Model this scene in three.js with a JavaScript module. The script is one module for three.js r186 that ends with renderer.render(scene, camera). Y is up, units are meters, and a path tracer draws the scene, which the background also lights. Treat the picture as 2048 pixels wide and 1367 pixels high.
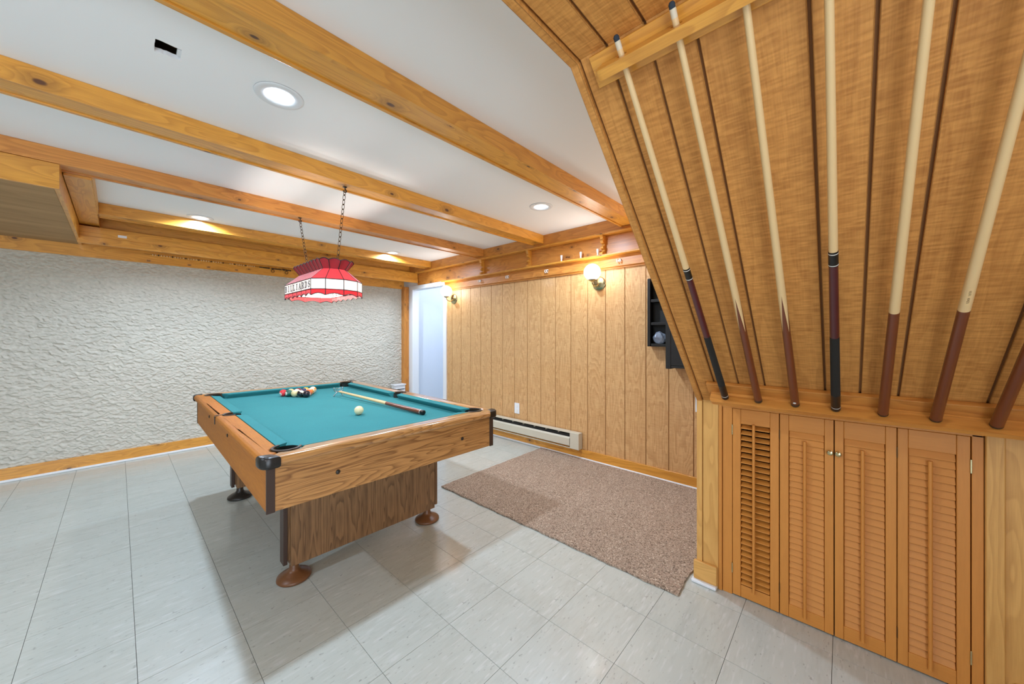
import * as THREE from 'three';
import { RoundedBoxGeometry } from 'three/addons/geometries/RoundedBoxGeometry.js';
import { mergeGeometries, mergeVertices, toCreasedNormals } from 'three/addons/utils/BufferGeometryUtils.js';
import { RectAreaLightUniformsLib } from 'three/addons/lights/RectAreaLightUniformsLib.js';

// ------------------------------------------------------------------ camera, exposure, renderer
// Plan coordinates: X runs along the ceiling beams towards the panelled wall, D runs away towards the
// plaster wall (world z = -D), Y is up; the camera stands at X = 0, D = 0.
const scene = new THREE.Scene();
scene.background = new THREE.Color(0x000000);
const YAW = THREE.MathUtils.degToRad(42.45), EYE = 1.245;
const camera = new THREE.PerspectiveCamera(THREE.MathUtils.radToDeg(2 * Math.atan(683.5 / 720.9)), 2048 / 1367, 0.05, 60);
camera.position.set(0, EYE, 0);
camera.lookAt(Math.cos(YAW), EYE, -Math.sin(YAW));
camera.setViewOffset(2048, 1367, 0, 15.1, 2048, 1367);
camera.updateProjectionMatrix();
const renderer = new THREE.WebGLRenderer({ antialias: true });
renderer.toneMapping = THREE.LinearToneMapping;
renderer.toneMappingExposure = 0.38;
renderer.shadowMap.enabled = true;
RectAreaLightUniformsLib.init();

// lamp strengths (candela for spots and points)
const DOWNLIGHT = 16, DOWNLIGHT_COLOR = 0xd3e8ff, SCONCE = 1.2, PENDANT = 1.7, WARM = 0xfff4ea;
// added fill light, shaped as a window in the wall behind the camera (nits); it lights the end of the table, the stair slope, the closet and the ceiling
const ADDED_FILL = 15, ADDED_FILL_COLOR = 0xdeeeff, FILL_X = [-2.9, -0.1], FILL_Y = [0.15, 1.9];
// downlights in the regular ceiling grid: [X, D]; the last ones stand left of the frame
const DOWNLIGHTS = [[0.485, 1.846], [2.37, 1.842], [0.506, 4.30], [2.41, 4.30], [-1.4, 1.85]];

// ------------------------------------------------------------------ room measures
const CEIL = 2.305, WALL = 3.15, FAR = 5.22, LEFT = -3.9, BACK = -1.25;
const END = 0.542;                                   // end of the stair bulkhead (D)
const CLOSET = 1.985;                                // face of the closet wall (X)
const SOF = 1.972, SOFX = 0.83, SLY = 0.916;         // flat soffit height, where the slope meets it, slope foot height
const BEAM_Y = 2.215;

// ------------------------------------------------------------------ helpers
function rng(seed) { let a = seed >>> 0; return () => { a = (a + 0x6D2B79F5) | 0; let t = Math.imul(a ^ (a >>> 15), 1 | a); t = (t + Math.imul(t ^ (t >>> 7), 61 | t)) ^ t; return ((t ^ (t >>> 14)) >>> 0) / 4294967296; }; }
const rnd = rng(7);
const P = (x, y, d) => new THREE.Vector3(x, y, -d);
const lerp = (a, b, t) => a + (b - a) * t, clamp = (x, a = 0, b = 1) => Math.min(b, Math.max(a, x));
const smooth = (a, b, x) => { const t = clamp((x - a) / (b - a)); return t * t * (3 - 2 * t); };
const TABLE = new Float32Array(65536); { const r = rng(99); for (let i = 0; i < 65536; i++) TABLE[i] = r(); }
const hash = (x, y, s) => TABLE[((x * 73 + y * 9973 + s * 3571) ^ ((x * 131) << 3) ^ ((y * 517) << 1)) & 65535];
function vn(x, y, px, py, s) {
  const ix = Math.floor(x), iy = Math.floor(y), fx = x - ix, fy = y - iy;
  const x0 = ((ix % px) + px) % px, x1 = (x0 + 1) % px, y0 = ((iy % py) + py) % py, y1 = (y0 + 1) % py;
  const u = fx * fx * (3 - 2 * fx), v = fy * fy * (3 - 2 * fy);
  return lerp(lerp(hash(x0, y0, s), hash(x1, y0, s), u), lerp(hash(x0, y1, s), hash(x1, y1, s), u), v);
}
function fbm(u, v, px, py, oct, s) { let a = 0.5, t = 0, n = 0; for (let o = 0; o < oct; o++) { t += a * vn(u * px, v * py, px, py, s + o * 17); n += a; a *= 0.5; px *= 2; py *= 2; } return t / n; }
const names = new Map();
function numbered(name) { const n = names.get(name) || 0; names.set(name, n + 1); return n ? name + '_' + String(n).padStart(3, '0') : name; }
const origin = new Map();
function tag(o, label, category, group) { o.userData.label = label; if (category) o.userData.category = category; if (group) o.userData.group = group; return o; }
function thing(name, label, category, at = [0, 0, 0], group) {
  const g = new THREE.Group(); g.name = numbered(name); scene.add(g); g.position.copy(P(...at)); origin.set(g, at);
  return tag(g, label, category, group);
}
function structure(name, label, at = [0, 0, 0]) { const g = new THREE.Group(); g.name = name; g.userData = { kind: 'structure', label }; g.position.copy(P(...at)); origin.set(g, at); scene.add(g); return g; }
function add(parent, name, geo, mat) {
  const m = new THREE.Mesh(geo, mat); m.name = name; m.castShadow = true; m.receiveShadow = true; parent.add(m);
  if (!origin.has(m)) origin.set(m, origin.get(parent) || [0, 0, 0]);
  return m;
}
// uv in metres: u along the grain axis (0 x, 1 y, 2 z), v across it; every piece starts elsewhere in the pattern
function metreUV(geo, grain = 0, shift = true) {
  const p = geo.attributes.position, n = geo.attributes.normal, uv = new Float32Array(p.count * 2), q = [(grain + 1) % 3, (grain + 2) % 3];
  const ou = shift ? rnd() * 7 : 0, ov = shift ? rnd() * 7 : 0;
  const get = (a, i, k) => a.array[i * 3 + k];
  for (let i = 0; i < p.count; i++) {
    const a0 = Math.abs(get(n, i, q[0])), a1 = Math.abs(get(n, i, q[1])), ag = Math.abs(get(n, i, grain));
    let u = get(p, i, grain), v;
    if (ag > a0 && ag > a1) { u = get(p, i, q[0]) * 0.3; v = get(p, i, q[1]); } else v = a0 > a1 ? get(p, i, q[1]) : get(p, i, q[0]) + 0.37;
    uv[2 * i] = u + ou; uv[2 * i + 1] = v + ov;
  }
  geo.setAttribute('uv', new THREE.BufferAttribute(uv, 2));
  return geo;
}
const AX = { x: 0, y: 1, d: 2 };
function boxGeo(w, h, d, r) { const m = Math.min(w, h, d); return r > 0 ? new RoundedBoxGeometry(w, h, d, 1, Math.min(r, m * 0.45)) : new THREE.BoxGeometry(w, h, d); }
// a board given by its ranges in plan coordinates
function board(parent, name, mat, X, Y, D, { grain = 'x', r = 0.0015, shift = true } = {}) {
  const o = origin.get(parent) || [0, 0, 0];
  const g = boxGeo(Math.abs(X[1] - X[0]), Math.abs(Y[1] - Y[0]), Math.abs(D[1] - D[0]), r);
  g.translate((X[0] + X[1]) / 2 - o[0], (Y[0] + Y[1]) / 2 - o[1], -((D[0] + D[1]) / 2 - o[2]));
  return add(parent, name, metreUV(g, AX[grain], shift), mat);
}
function lathe(pts, seg = 24) { return new THREE.LatheGeometry(pts.map((p) => new THREE.Vector2(p[0], p[1])), seg); }
function tube(pts, r, seg = 24, rad = 8, closed = false) { return new THREE.TubeGeometry(new THREE.CatmullRomCurve3(pts, closed), seg, r, rad, closed); }
function bar(a, b, w, h = w) {                        // thin rectangular bar between two points
  const v = b.clone().sub(a), g = new THREE.BoxGeometry(w, v.length(), h);
  g.applyQuaternion(new THREE.Quaternion().setFromUnitVectors(new THREE.Vector3(0, 1, 0), v.clone().normalize()));
  return g.translate((a.x + b.x) / 2, (a.y + b.y) / 2, (a.z + b.z) / 2);
}
function plain(g) { const q = g.index ? g.toNonIndexed() : g; for (const k of Object.keys(q.attributes)) if (!['position', 'normal', 'uv'].includes(k)) q.deleteAttribute(k); return q; }
const merge = (list) => mergeGeometries(list.map(plain));

// ------------------------------------------------------------------ textures
const C = (hex) => { const c = new THREE.Color(hex); return [c.r, c.g, c.b]; };
const enc = (x) => { x = clamp(x); return 255 * (x <= 0.0031308 ? 12.92 * x : 1.055 * Math.pow(x, 1 / 2.4) - 0.055); };
function dataTex(w, h, fill, tu, tv, srgb) {
  const a = new Uint8Array(w * h * 4);
  for (let j = 0; j < h; j++) for (let i = 0; i < w; i++) {
    const c = fill((i + 0.5) / w, (j + 0.5) / h), k = 4 * (j * w + i);
    if (srgb) { a[k] = enc(c[0]); a[k + 1] = enc(c[1]); a[k + 2] = enc(c[2]); } else a[k] = a[k + 1] = a[k + 2] = 255 * clamp(c);
    a[k + 3] = 255;
  }
  const t = new THREE.DataTexture(a, w, h, THREE.RGBAFormat);
  t.wrapS = t.wrapT = THREE.RepeatWrapping; t.magFilter = THREE.LinearFilter; t.minFilter = THREE.LinearMipmapLinearFilter; t.generateMipmaps = true;
  t.repeat.set(1 / tu, 1 / tv); if (srgb) t.colorSpace = THREE.SRGBColorSpace; t.needsUpdate = true;
  return t;
}
const mix3 = (a, b, t) => [lerp(a[0], b[0], t), lerp(a[1], b[1], t), lerp(a[2], b[2], t)];
// wood: contour lines of a stretched noise give cathedral grain; knots pull the lines round them
function wood({ w = 1024, h = 512, tu = 2, tv = 0.5, light, dark, knot = '#5e3517', lines = 9, contrast = 0.6, fibre = 0.35, tone = 0.5, sharp = 1.5, knots = 0, seed = 1, cross = 0 }) {
  const L = C(light), K = C(dark), N = C(knot), r = rng(seed * 31 + 5), ks = [];
  for (let i = 0; i < knots; i++) ks.push([r() * tu, r() * tv, 0.006 + r() * 0.012]);
  return dataTex(w, h, (u, v) => {
    let f = fbm(u, v, 3, 5, 3, seed) + 0.25 * fbm(u, v, 2, 2, 2, seed + 5), kn = 0;
    for (const [kx, ky, kr] of ks) {
      let dx = Math.abs(u * tu - kx), dy = Math.abs(v * tv - ky); dx = Math.min(dx, tu - dx); dy = Math.min(dy, tv - dy);
      const q = Math.hypot(dx * 0.55, dy) / kr; if (q < 7) { f += 0.28 * Math.exp(-q * q / 5); kn = Math.max(kn, 1 - smooth(0.55, 1.15, q + 0.25 * fbm(u, v, 60, 30, 2, seed + 9)), 0.35 * (1 - smooth(1, 3.2, q))); }
    }
    const t = (f * lines) % 1, ring = Math.pow(t, sharp) * (1 - smooth(0.86, 1, t));
    const fi = vn(u * 30, v * 256, 30, 256, seed + 40) * 0.6 + vn(u * 90, v * 400, 90, 400, seed + 41) * 0.4;
    const to = fbm(u, v, 1, 4, 3, seed + 60);
    const cr = cross ? vn(u * 512, v * 20, 512, 20, seed + 70) : 0.5;
    let k = contrast * ring + fibre * (fi - 0.35) + tone * (to - 0.42) + cross * (cr - 0.5);
    let c = mix3(L, K, clamp(k, -0.25, 1.15));
    if (kn > 0) c = mix3(c, N, kn);
    return c;
  }, tu, tv, true);
}
const T = {};
T.pine = wood({ light: '#e6a440', dark: '#ad6a1c', knots: 7, lines: 11, contrast: 0.45, fibre: 0.35, tone: 0.55, seed: 3 });
T.pineDark = wood({ light: '#da9443', dark: '#a65f20', knots: 6, lines: 10, contrast: 0.5, fibre: 0.4, tone: 0.6, seed: 8 });
T.pinePale = wood({ light: '#dfaa5e', dark: '#b07730', knots: 0, lines: 9, contrast: 0.4, fibre: 0.3, tone: 0.5, seed: 14 });
T.panel = wood({ light: '#d8aa72', dark: '#a9753d', lines: 13, contrast: 0.5, fibre: 0.4, tone: 0.35, seed: 21, cross: 0.3 });
T.slope = wood({ light: '#d29248', dark: '#9a5d20', lines: 8, contrast: 0.25, fibre: 0.35, tone: 0.5, seed: 27, cross: 0.6 });
T.oak = wood({ light: '#bf8c52', dark: '#6f4520', lines: 13, contrast: 0.9, fibre: 0.55, tone: 0.3, sharp: 2.2, seed: 33, tu: 2.6, tv: 0.26 });
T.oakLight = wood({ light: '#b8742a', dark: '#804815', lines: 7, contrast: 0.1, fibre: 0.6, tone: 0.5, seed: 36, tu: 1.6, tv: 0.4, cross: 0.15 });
T.oakDark = wood({ light: '#8f6a45', dark: '#553a22', lines: 11, contrast: 0.8, fibre: 0.8, tone: 0.3, sharp: 2, seed: 38, tu: 2.2, tv: 0.3 });
T.ply = wood({ light: '#b48f62', dark: '#8a683f', lines: 4, contrast: 0.25, fibre: 0.3, tone: 0.9, seed: 44 });
T.door = wood({ light: '#d0893a', dark: '#ad6922', lines: 4, contrast: 0.12, fibre: 0.35, tone: 0.35, seed: 51, w: 512, h: 256 });
T.saw = dataTex(512, 256, (u, v) => 0.5 * vn(u * 400, v * 12, 400, 12, 5) + 0.35 * vn(u * 60, v * 128, 60, 128, 6) + 0.15 * fbm(u, v, 40, 40, 3, 7), 1, 0.25, false);
T.fine = dataTex(256, 256, (u, v) => 0.6 * vn(u * 128, v * 128, 128, 128, 11) + 0.4 * vn(u * 32, v * 32, 32, 32, 12), 0.1, 0.1, false);
{
  const A = C('#c0c5bd'), B = C('#acb0a7'), Dk = C('#7d7e79'), Wt = C('#cdd0cb');
  T.tile = dataTex(1024, 1024, (u, v) => {
    const s = 0.45 * fbm(u, v, 6, 40, 4, 80) + 0.55 * fbm(u, v, 26, 150, 3, 84), big = fbm(u, v, 3, 4, 3, 90);
    let c = mix3(A, B, clamp(1.5 * (s - 0.42) + 0.5 * (big - 0.5), 0, 1));
    const w = fbm(u, v, 20, 130, 3, 94); if (w > 0.62) c = mix3(c, Wt, clamp((w - 0.62) * 4));
    const fl = fbm(u, v, 64, 200, 2, 97); if (fl > 0.8) c = mix3(c, Dk, clamp((fl - 0.8) * 6, 0, 0.6));
    const sp = vn(u * 70, v * 160, 70, 160, 101); if (sp > 0.985) c = mix3(c, Dk, 0.6);
    return c;
  }, 1.2192, 1.2192, true);
  T.tileRough = dataTex(512, 512, (u, v) => 0.24 + 0.26 * fbm(u, v, 6, 20, 4, 110), 1.2192, 1.2192, false);
  T.tileBump = dataTex(512, 512, (u, v) => 0.7 * fbm(u, v, 12, 12, 3, 112) + 0.3 * fbm(u, v, 60, 90, 2, 113), 0.6096, 0.6096, false);
}
{
  const A = C('#aa9480'), B = C('#705e4e'), L = C('#d3c1ac');
  T.carpet = dataTex(512, 512, (u, v) => { const n = vn(u * 110, v * 110, 110, 110, 120), m = vn(u * 110 + 0.5, v * 110 + 0.5, 110, 110, 121); let c = mix3(A, B, smooth(0.45, 0.9, n)); return mix3(c, L, smooth(0.62, 0.95, m)); }, 0.5, 0.5, true);
  T.carpetBump = dataTex(512, 512, (u, v) => vn(u * 110, v * 110, 110, 110, 120) * 0.6 + 0.4 * vn(u * 220, v * 220, 220, 220, 123), 0.5, 0.5, false);
}
{
  const A = C('#2b868b'), B = C('#23787e');
  T.felt = dataTex(512, 512, (u, v) => mix3(A, B, clamp(0.6 * fbm(u, v, 3, 3, 4, 130) + 0.8 * (vn(u * 256, v * 256, 256, 256, 131) - 0.4))), 0.5, 0.5, true);
}
{
  const A = C('#cdc9bc'), B = C('#b8b3a6');
  T.plaster = dataTex(1024, 512, (u, v) => { let c = mix3(A, B, clamp(0.5 * fbm(u, v, 4, 2, 4, 140) + 0.9 * (fbm(u, v, 120, 60, 2, 141) - 0.35))); return c; }, 2, 1, true);
}

// ------------------------------------------------------------------ materials
const std = (o) => new THREE.MeshPhysicalMaterial(o);
const M = {
  pine: std({ map: T.pine, roughness: 0.42, clearcoat: 0.4, clearcoatRoughness: 0.13, bumpMap: T.saw, bumpScale: 0.0002 }),
  pineDark: std({ map: T.pineDark, roughness: 0.45, clearcoat: 0.35, clearcoatRoughness: 0.3, bumpMap: T.saw, bumpScale: 0.0002 }),
  pinePale: std({ map: T.pinePale, roughness: 0.5, bumpMap: T.saw, bumpScale: 0.0002 }),
  panel: std({ map: T.panel, roughness: 0.5, clearcoat: 0.6, clearcoatRoughness: 0.14, bumpMap: T.saw, bumpScale: 0.0006 }),
  slope: std({ map: T.slope, roughness: 0.65, bumpMap: T.saw, bumpScale: 0.001 }),
  oak: std({ map: T.oak, roughness: 0.42, clearcoat: 0.2, clearcoatRoughness: 0.3, bumpMap: T.saw, bumpScale: 0.0001 }),
  oakRail: std({ map: T.oak, roughness: 0.3, clearcoat: 0.7, clearcoatRoughness: 0.15 }),
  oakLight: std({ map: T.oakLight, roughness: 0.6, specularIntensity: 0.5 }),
  oakDark: std({ map: T.oakDark, roughness: 0.5 }),
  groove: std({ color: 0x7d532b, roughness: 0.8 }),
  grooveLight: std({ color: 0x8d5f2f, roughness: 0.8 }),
  ply: std({ map: T.ply, roughness: 0.85 }),
  door: std({ map: T.door, roughness: 0.5, bumpMap: T.fine, bumpScale: 0.0001 }),
  ceiling: std({ color: 0xf6f6f6, roughness: 0.75 }),
  wallPaint: std({ color: 0xe6e3dc, roughness: 0.85 }),
  white: std({ color: 0xe6e8ea, roughness: 0.5 }),
  hall: std({ color: 0xdfe6f0, roughness: 0.6 }),
  plaster: std({ map: T.plaster, roughness: 0.92, bumpMap: T.fine, bumpScale: 0.0006 }),
  tile: std({ map: T.tile, roughnessMap: T.tileRough, roughness: 1, bumpMap: T.tileBump, bumpScale: 0.0005, clearcoat: 0.35, clearcoatRoughness: 0.09 }),
  grout: std({ color: 0x4a463f, roughness: 0.9 }),
  carpet: std({ map: T.carpet, roughness: 1, bumpMap: T.carpetBump, bumpScale: 0.004 }),
  felt: std({ map: T.felt, roughness: 0.95, bumpMap: T.fine, bumpScale: 0.0002 }),
  black: std({ color: 0x15120f, roughness: 0.35 }),
  blackMatte: std({ color: 0x171513, roughness: 0.6 }),
  brownTrim: std({ color: 0x3d2b22, roughness: 0.45 }),
  footBrown: std({ color: 0x6d4526, roughness: 0.4 }),
  footBlack: std({ color: 0x2b2620, roughness: 0.4 }),
  metal: std({ color: 0xb9bcbe, roughness: 0.28, metalness: 1 }),
  brass: std({ color: 0xbdb38c, roughness: 0.16, metalness: 1 }),
  bronze: std({ color: 0x5b4631, roughness: 0.45, metalness: 0.9 }),
  heater: std({ color: 0xc9c1ac, roughness: 0.45 }),
  canGlow: std({ color: 0xffffff, roughness: 0.6, emissive: 0xfff8ee, emissiveIntensity: 6 }),
  globe: std({ color: 0xffffff, roughness: 0.4, emissive: 0xfff3e4, emissiveIntensity: 4.2 }),
  bulb: std({ color: 0xffffff, roughness: 0.5, emissive: 0xffe6c4, emissiveIntensity: 4 }),
  redGlass: std({ color: 0xd8252c, roughness: 0.85, transmission: 0.5, thickness: 0 }),
  deepRed: std({ color: 0xa3101f, roughness: 0.85, transmission: 0.45, thickness: 0 }),
  whiteGlass: std({ color: 0xf4f1ea, roughness: 0.9, transmission: 0.5, thickness: 0 }),
  lead: std({ color: 0x1d1716, roughness: 0.6 }),
  maple: std({ color: 0xe6c48e, roughness: 0.35, clearcoat: 0.4, clearcoatRoughness: 0.2, bumpMap: T.fine, bumpScale: 0.00003 }),
  butt: std({ color: 0x6e3419, roughness: 0.35, clearcoat: 0.4, clearcoatRoughness: 0.2 }),
  buttRed: std({ color: 0x4c1019, roughness: 0.3, clearcoat: 0.5, clearcoatRoughness: 0.15 }),
  wrap: std({ color: 0x22221f, roughness: 0.9, bumpMap: T.fine, bumpScale: 0.0006 }),
  ferrule: std({ color: 0xd8cdb4, roughness: 0.5 }),
  tip: std({ color: 0x2c3540, roughness: 0.9 }),
  tape: std({ color: 0x5fae5b, roughness: 0.7 }),
  chalk: std({ color: 0xe9e6df, roughness: 0.5 }),
};

// ------------------------------------------------------------------ floor: vinyl tiles, each its own piece
const TILE = 0.3048, TX0 = 1.2674, TD0 = 1.246;
{
  const g = structure('floor', 'pale grey streaked vinyl tile floor');
  const base = new THREE.BoxGeometry(WALL + 1.6 - LEFT, 0.12, FAR + 0.3 - BACK);
  base.translate((WALL + 1.6 + LEFT) / 2, -0.06 - 0.0035, -(FAR + 0.3 + BACK) / 2); add(g, 'floor_base', metreUV(base, 0, false), M.grout);
  const variants = []; for (let i = 0; i < 8; i++) { const b = new THREE.BoxGeometry(TILE - 0.0016, 0.0034, TILE - 0.0016); metreUV(b, 0); variants.push(b); }
  const far = [];
  for (let i = -17; i <= 6; i++) for (let j = -8; j <= 13; j++) {
    const x = TX0 + (i + 0.5) * TILE, d = TD0 + (j + 0.5) * TILE;
    if (x - TILE / 2 > WALL || x + TILE / 2 < LEFT || d - TILE / 2 > FAR || d + TILE / 2 < BACK) continue;
    const near = x > -1.0 && d > -0.75 && !(x > 2.2 && d < 0.5);
    if (near) { const m = add(g, 'tile', variants[Math.floor(rnd() * 8)], M.tile); m.position.set(x, -0.0017, -d); }
    else { const b = variants[Math.floor(rnd() * 8)].clone(); b.translate(x, -0.0017, -d); far.push(b); }
  }
  add(g, 'far_tiles', merge(far), M.tile).userData.kind = 'stuff';
  // hallway floor beyond the doorway
  board(g, 'hall_floor', M.tile, [3.4025, WALL + 1.55], [-0.0034, -0.0002], [3.4, FAR + 0.1], { r: 0 });
}

// ------------------------------------------------------------------ ceiling with the cut square hole
{
  const g = structure('ceiling', 'smooth white drywall ceiling between the beams');
  const s = new THREE.Shape(); s.moveTo(LEFT - 0.1, BACK - 0.1); s.lineTo(WALL + 0.1, BACK - 0.1); s.lineTo(WALL + 0.1, FAR + 0.1); s.lineTo(LEFT - 0.1, FAR + 0.1); s.closePath();
  const hole = new THREE.Path(), r = rng(4); const hp = [];
  const ring = (a, b, n) => { for (let k = 0; k < n; k++) { const t = k / n; hp.push([lerp(a[0], b[0], t) + (r() - 0.5) * 0.003, lerp(a[1], b[1], t) + (r() - 0.5) * 0.005]); } };
  ring([0.089, 1.818], [0.160, 1.815], 4); ring([0.160, 1.815], [0.163, 1.888], 5); ring([0.163, 1.888], [0.093, 1.897], 9); ring([0.093, 1.897], [0.089, 1.818], 5);
  hp.forEach((p, k) => (k ? hole.lineTo(p[0], p[1]) : hole.moveTo(p[0], p[1]))); hole.closePath(); s.holes.push(hole);
  for (const [x, d] of DOWNLIGHTS) { const c = new THREE.Path(); c.absarc(x, d, 0.064, 0, Math.PI * 2, true); s.holes.push(c); }
  const geo = new THREE.ExtrudeGeometry(s, { depth: 0.016, bevelEnabled: false, curveSegments: 32 }); geo.rotateX(-Math.PI / 2); geo.translate(0, CEIL, 0);
  add(g, 'drywall', geo, M.ceiling);
  board(g, 'joist_space', M.ply, [LEFT - 0.1, WALL + 0.1], [CEIL + 0.2, CEIL + 0.25], [BACK - 0.1, FAR + 0.1], { r: 0 });
  for (const a of [[[LEFT - 0.15, LEFT - 0.1], [BACK - 0.1, FAR + 0.1]], [[WALL + 0.1, WALL + 0.15], [BACK - 0.1, FAR + 0.1]], [[LEFT - 0.1, WALL + 0.1], [BACK - 0.15, BACK - 0.1]], [[LEFT - 0.1, WALL + 0.1], [FAR + 0.1, FAR + 0.15]]]) board(g, 'joist_side', M.ply, a[0], [CEIL, CEIL + 0.25], a[1], { r: 0 });
  board(g, 'drywall_scrap', M.white, [0.150, 0.162], [CEIL + 0.001, CEIL + 0.012], [1.825, 1.868], { r: 0 });
}

// ------------------------------------------------------------------ plaster wall (far): real trowelled relief
{
  const g = structure('wall_far', 'off-white wall with heavy trowelled stucco relief');
  const x0 = -0.95, x1 = 3.14, y0 = 0, y1 = 2.02, nx = 900, ny = 444, r = rng(17);
  const cell = 0.02, gw = Math.ceil((x1 - x0) / cell) + 6, gh = Math.ceil((y1 - y0) / cell) + 6, dabs = [];
  for (let j = 0; j < gh; j++) for (let i = 0; i < gw; i++) dabs.push({ x: x0 + (i - 3 + r()) * cell, y: y0 + (j - 3 + r()) * cell, a: 0.016 + r() * 0.026, b: 0.005 + r() * 0.009, t: (r() - 0.5) * 1.1, h: r() * 0.004, s: 0.2 + r() * 0.35, w: r() * 6.28 });
  const pos = new Float32Array((nx + 1) * (ny + 1) * 3), uv = new Float32Array((nx + 1) * (ny + 1) * 2), idx = [];
  let k = 0;
  for (let j = 0; j <= ny; j++) for (let i = 0; i <= nx; i++) {
    const x = lerp(x0, x1, i / nx), y = lerp(y0, y1, j / ny);
    let h = 0.002 * fbm((x + 1) / 5, y / 5, 60, 60, 3, 150);
    const ci = Math.floor((x - x0) / cell) + 3, cj = Math.floor((y - y0) / cell) + 3, big = 0.75 + 0.9 * fbm((x + 1) / 5, y / 5, 7, 7, 2, 160);
    for (let q = -2; q <= 2; q++) for (let p = -2; p <= 2; p++) {
      const ii = ci + p, jj = cj + q; if (ii < 0 || jj < 0 || ii >= gw || jj >= gh) continue;
      const e = dabs[jj * gw + ii], ct = Math.cos(e.t), st = Math.sin(e.t), dx = x - e.x, dy = y - e.y, u = dx * ct + dy * st, v = -dx * st + dy * ct + 0.004 * Math.sin(u * 120 + e.w);
      if (e.w > 4.1) continue; const m = ((u * u) / (e.a * e.a) + (v * v) / (e.b * e.b)) / (big * big);
      if (m < 1) { const z = e.h * 1.6 + 0.003 - e.s * v * 0.95 - 0.003 * m; if (z > h) h = z; }
    }
    pos[3 * k] = x; pos[3 * k + 1] = y; pos[3 * k + 2] = -FAR + h; uv[2 * k] = x; uv[2 * k + 1] = y; k++;
    if (i < nx && j < ny) { const a = j * (nx + 1) + i; idx.push(a, a + 1, a + nx + 1, a + 1, a + nx + 2, a + nx + 1); }
  }
  const geo = new THREE.BufferGeometry(); geo.setAttribute('position', new THREE.BufferAttribute(pos, 3)); geo.setAttribute('uv', new THREE.BufferAttribute(uv, 2)); geo.setIndex(idx); geo.computeVertexNormals();
  add(g, 'stucco', geo, M.plaster);
  board(g, 'wall_core', M.plaster, [LEFT - 0.1, WALL + 1.7], [-0.1, CEIL + 0.02], [FAR + 0.001, FAR + 0.12], { r: 0 });
}
// ------------------------------------------------------------------ panelled wall (right), one board per groove spacing
const DOOR0 = 4.20, DOOR1 = 4.99, DOORH = 1.945;      // doorway opening
{
  const g = structure('wall_right', 'honey coloured grooved plywood panelling');
  const pitch = 0.1957;
  for (let k = -3; k < 28; k++) {
    const d1 = 4.017 - k * pitch, d0 = d1 - pitch; let a = d0 + 0.003, b = d1 - 0.003; if (a > DOOR0 - 0.06) continue; b = Math.min(b, DOOR0 - 0.06); if (b < BACK) break;
    board(g, 'board', M.panel, [WALL, WALL + 0.012], [0, 2.2], [Math.max(a, BACK), b], { grain: 'y', r: 0.0015 });
  }
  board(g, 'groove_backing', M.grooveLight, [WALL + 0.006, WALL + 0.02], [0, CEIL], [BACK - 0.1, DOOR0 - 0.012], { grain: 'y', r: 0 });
  board(g, 'wall_core', M.white, [WALL + 0.02, WALL + 0.098], [-0.1, CEIL + 0.1], [BACK - 0.1, DOOR0 - 0.012], { r: 0 });
  board(g, 'wall_core', M.white, [WALL, WALL + 0.098], [DOORH + 0.02, CEIL + 0.1], [DOOR0 - 0.01, FAR + 0.1], { r: 0 });
  board(g, 'wall_core', M.white, [WALL, WALL + 0.098], [-0.1, DOORH + 0.02], [DOOR1 + 0.012, FAR + 0.1], { r: 0 });
}
{
  const g = structure('wall_left', 'painted wall left of the frame'); board(g, 'wall_board', M.wallPaint, [LEFT - 0.1, LEFT], [-0.1, CEIL + 0.02], [BACK - 0.1, FAR + 0.1], { r: 0 });
  const b = structure('wall_back', 'painted wall behind the camera');
  for (const [y, x] of [[[-0.1, FILL_Y[0]], [LEFT - 0.1, WALL + 0.1]], [[FILL_Y[1], CEIL + 0.02], [LEFT - 0.1, WALL + 0.1]], [FILL_Y, [LEFT - 0.1, FILL_X[0]]], [FILL_Y, [FILL_X[1], WALL + 0.1]]]) board(b, 'wall_board', M.wallPaint, x, y, [BACK - 0.1, BACK], { r: 0 });
  const w = structure('added_window_1', 'added window-shaped fill light, unseen behind the camera');  // made-up window, added to carry the fill from behind the camera
  for (const x of [FILL_X[0], FILL_X[1] - 0.05, (FILL_X[0] + FILL_X[1]) / 2 - 0.025]) board(w, 'added_window_frame', M.white, [x, x + 0.05], FILL_Y, [BACK - 0.06, BACK + 0.012], { grain: 'y', r: 0.003 });
  for (const y of [FILL_Y[0], FILL_Y[1] - 0.05]) board(w, 'added_window_frame', M.white, [FILL_X[0] + 0.05, FILL_X[1] - 0.05], [y, y + 0.05], [BACK - 0.06, BACK + 0.012], { grain: 'x', r: 0.003 });
  board(w, 'fill_panel', std({ color: 0xffffff, roughness: 0.9, emissive: ADDED_FILL_COLOR, emissiveIntensity: 3 }), [FILL_X[0] + 0.02, FILL_X[1] - 0.02], [FILL_Y[0] + 0.02, FILL_Y[1] - 0.02], [BACK - 0.05, BACK - 0.04], { r: 0 });
  const a = new THREE.RectAreaLight(ADDED_FILL_COLOR, ADDED_FILL, FILL_X[1] - FILL_X[0] - 0.1, FILL_Y[1] - FILL_Y[0] - 0.1), wx = (FILL_X[0] + FILL_X[1]) / 2, wy = (FILL_Y[0] + FILL_Y[1]) / 2; a.position.set(wx, wy, -(BACK + 0.02)); a.lookAt(wx, wy, -(BACK + 3)); w.add(a);
}
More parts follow.
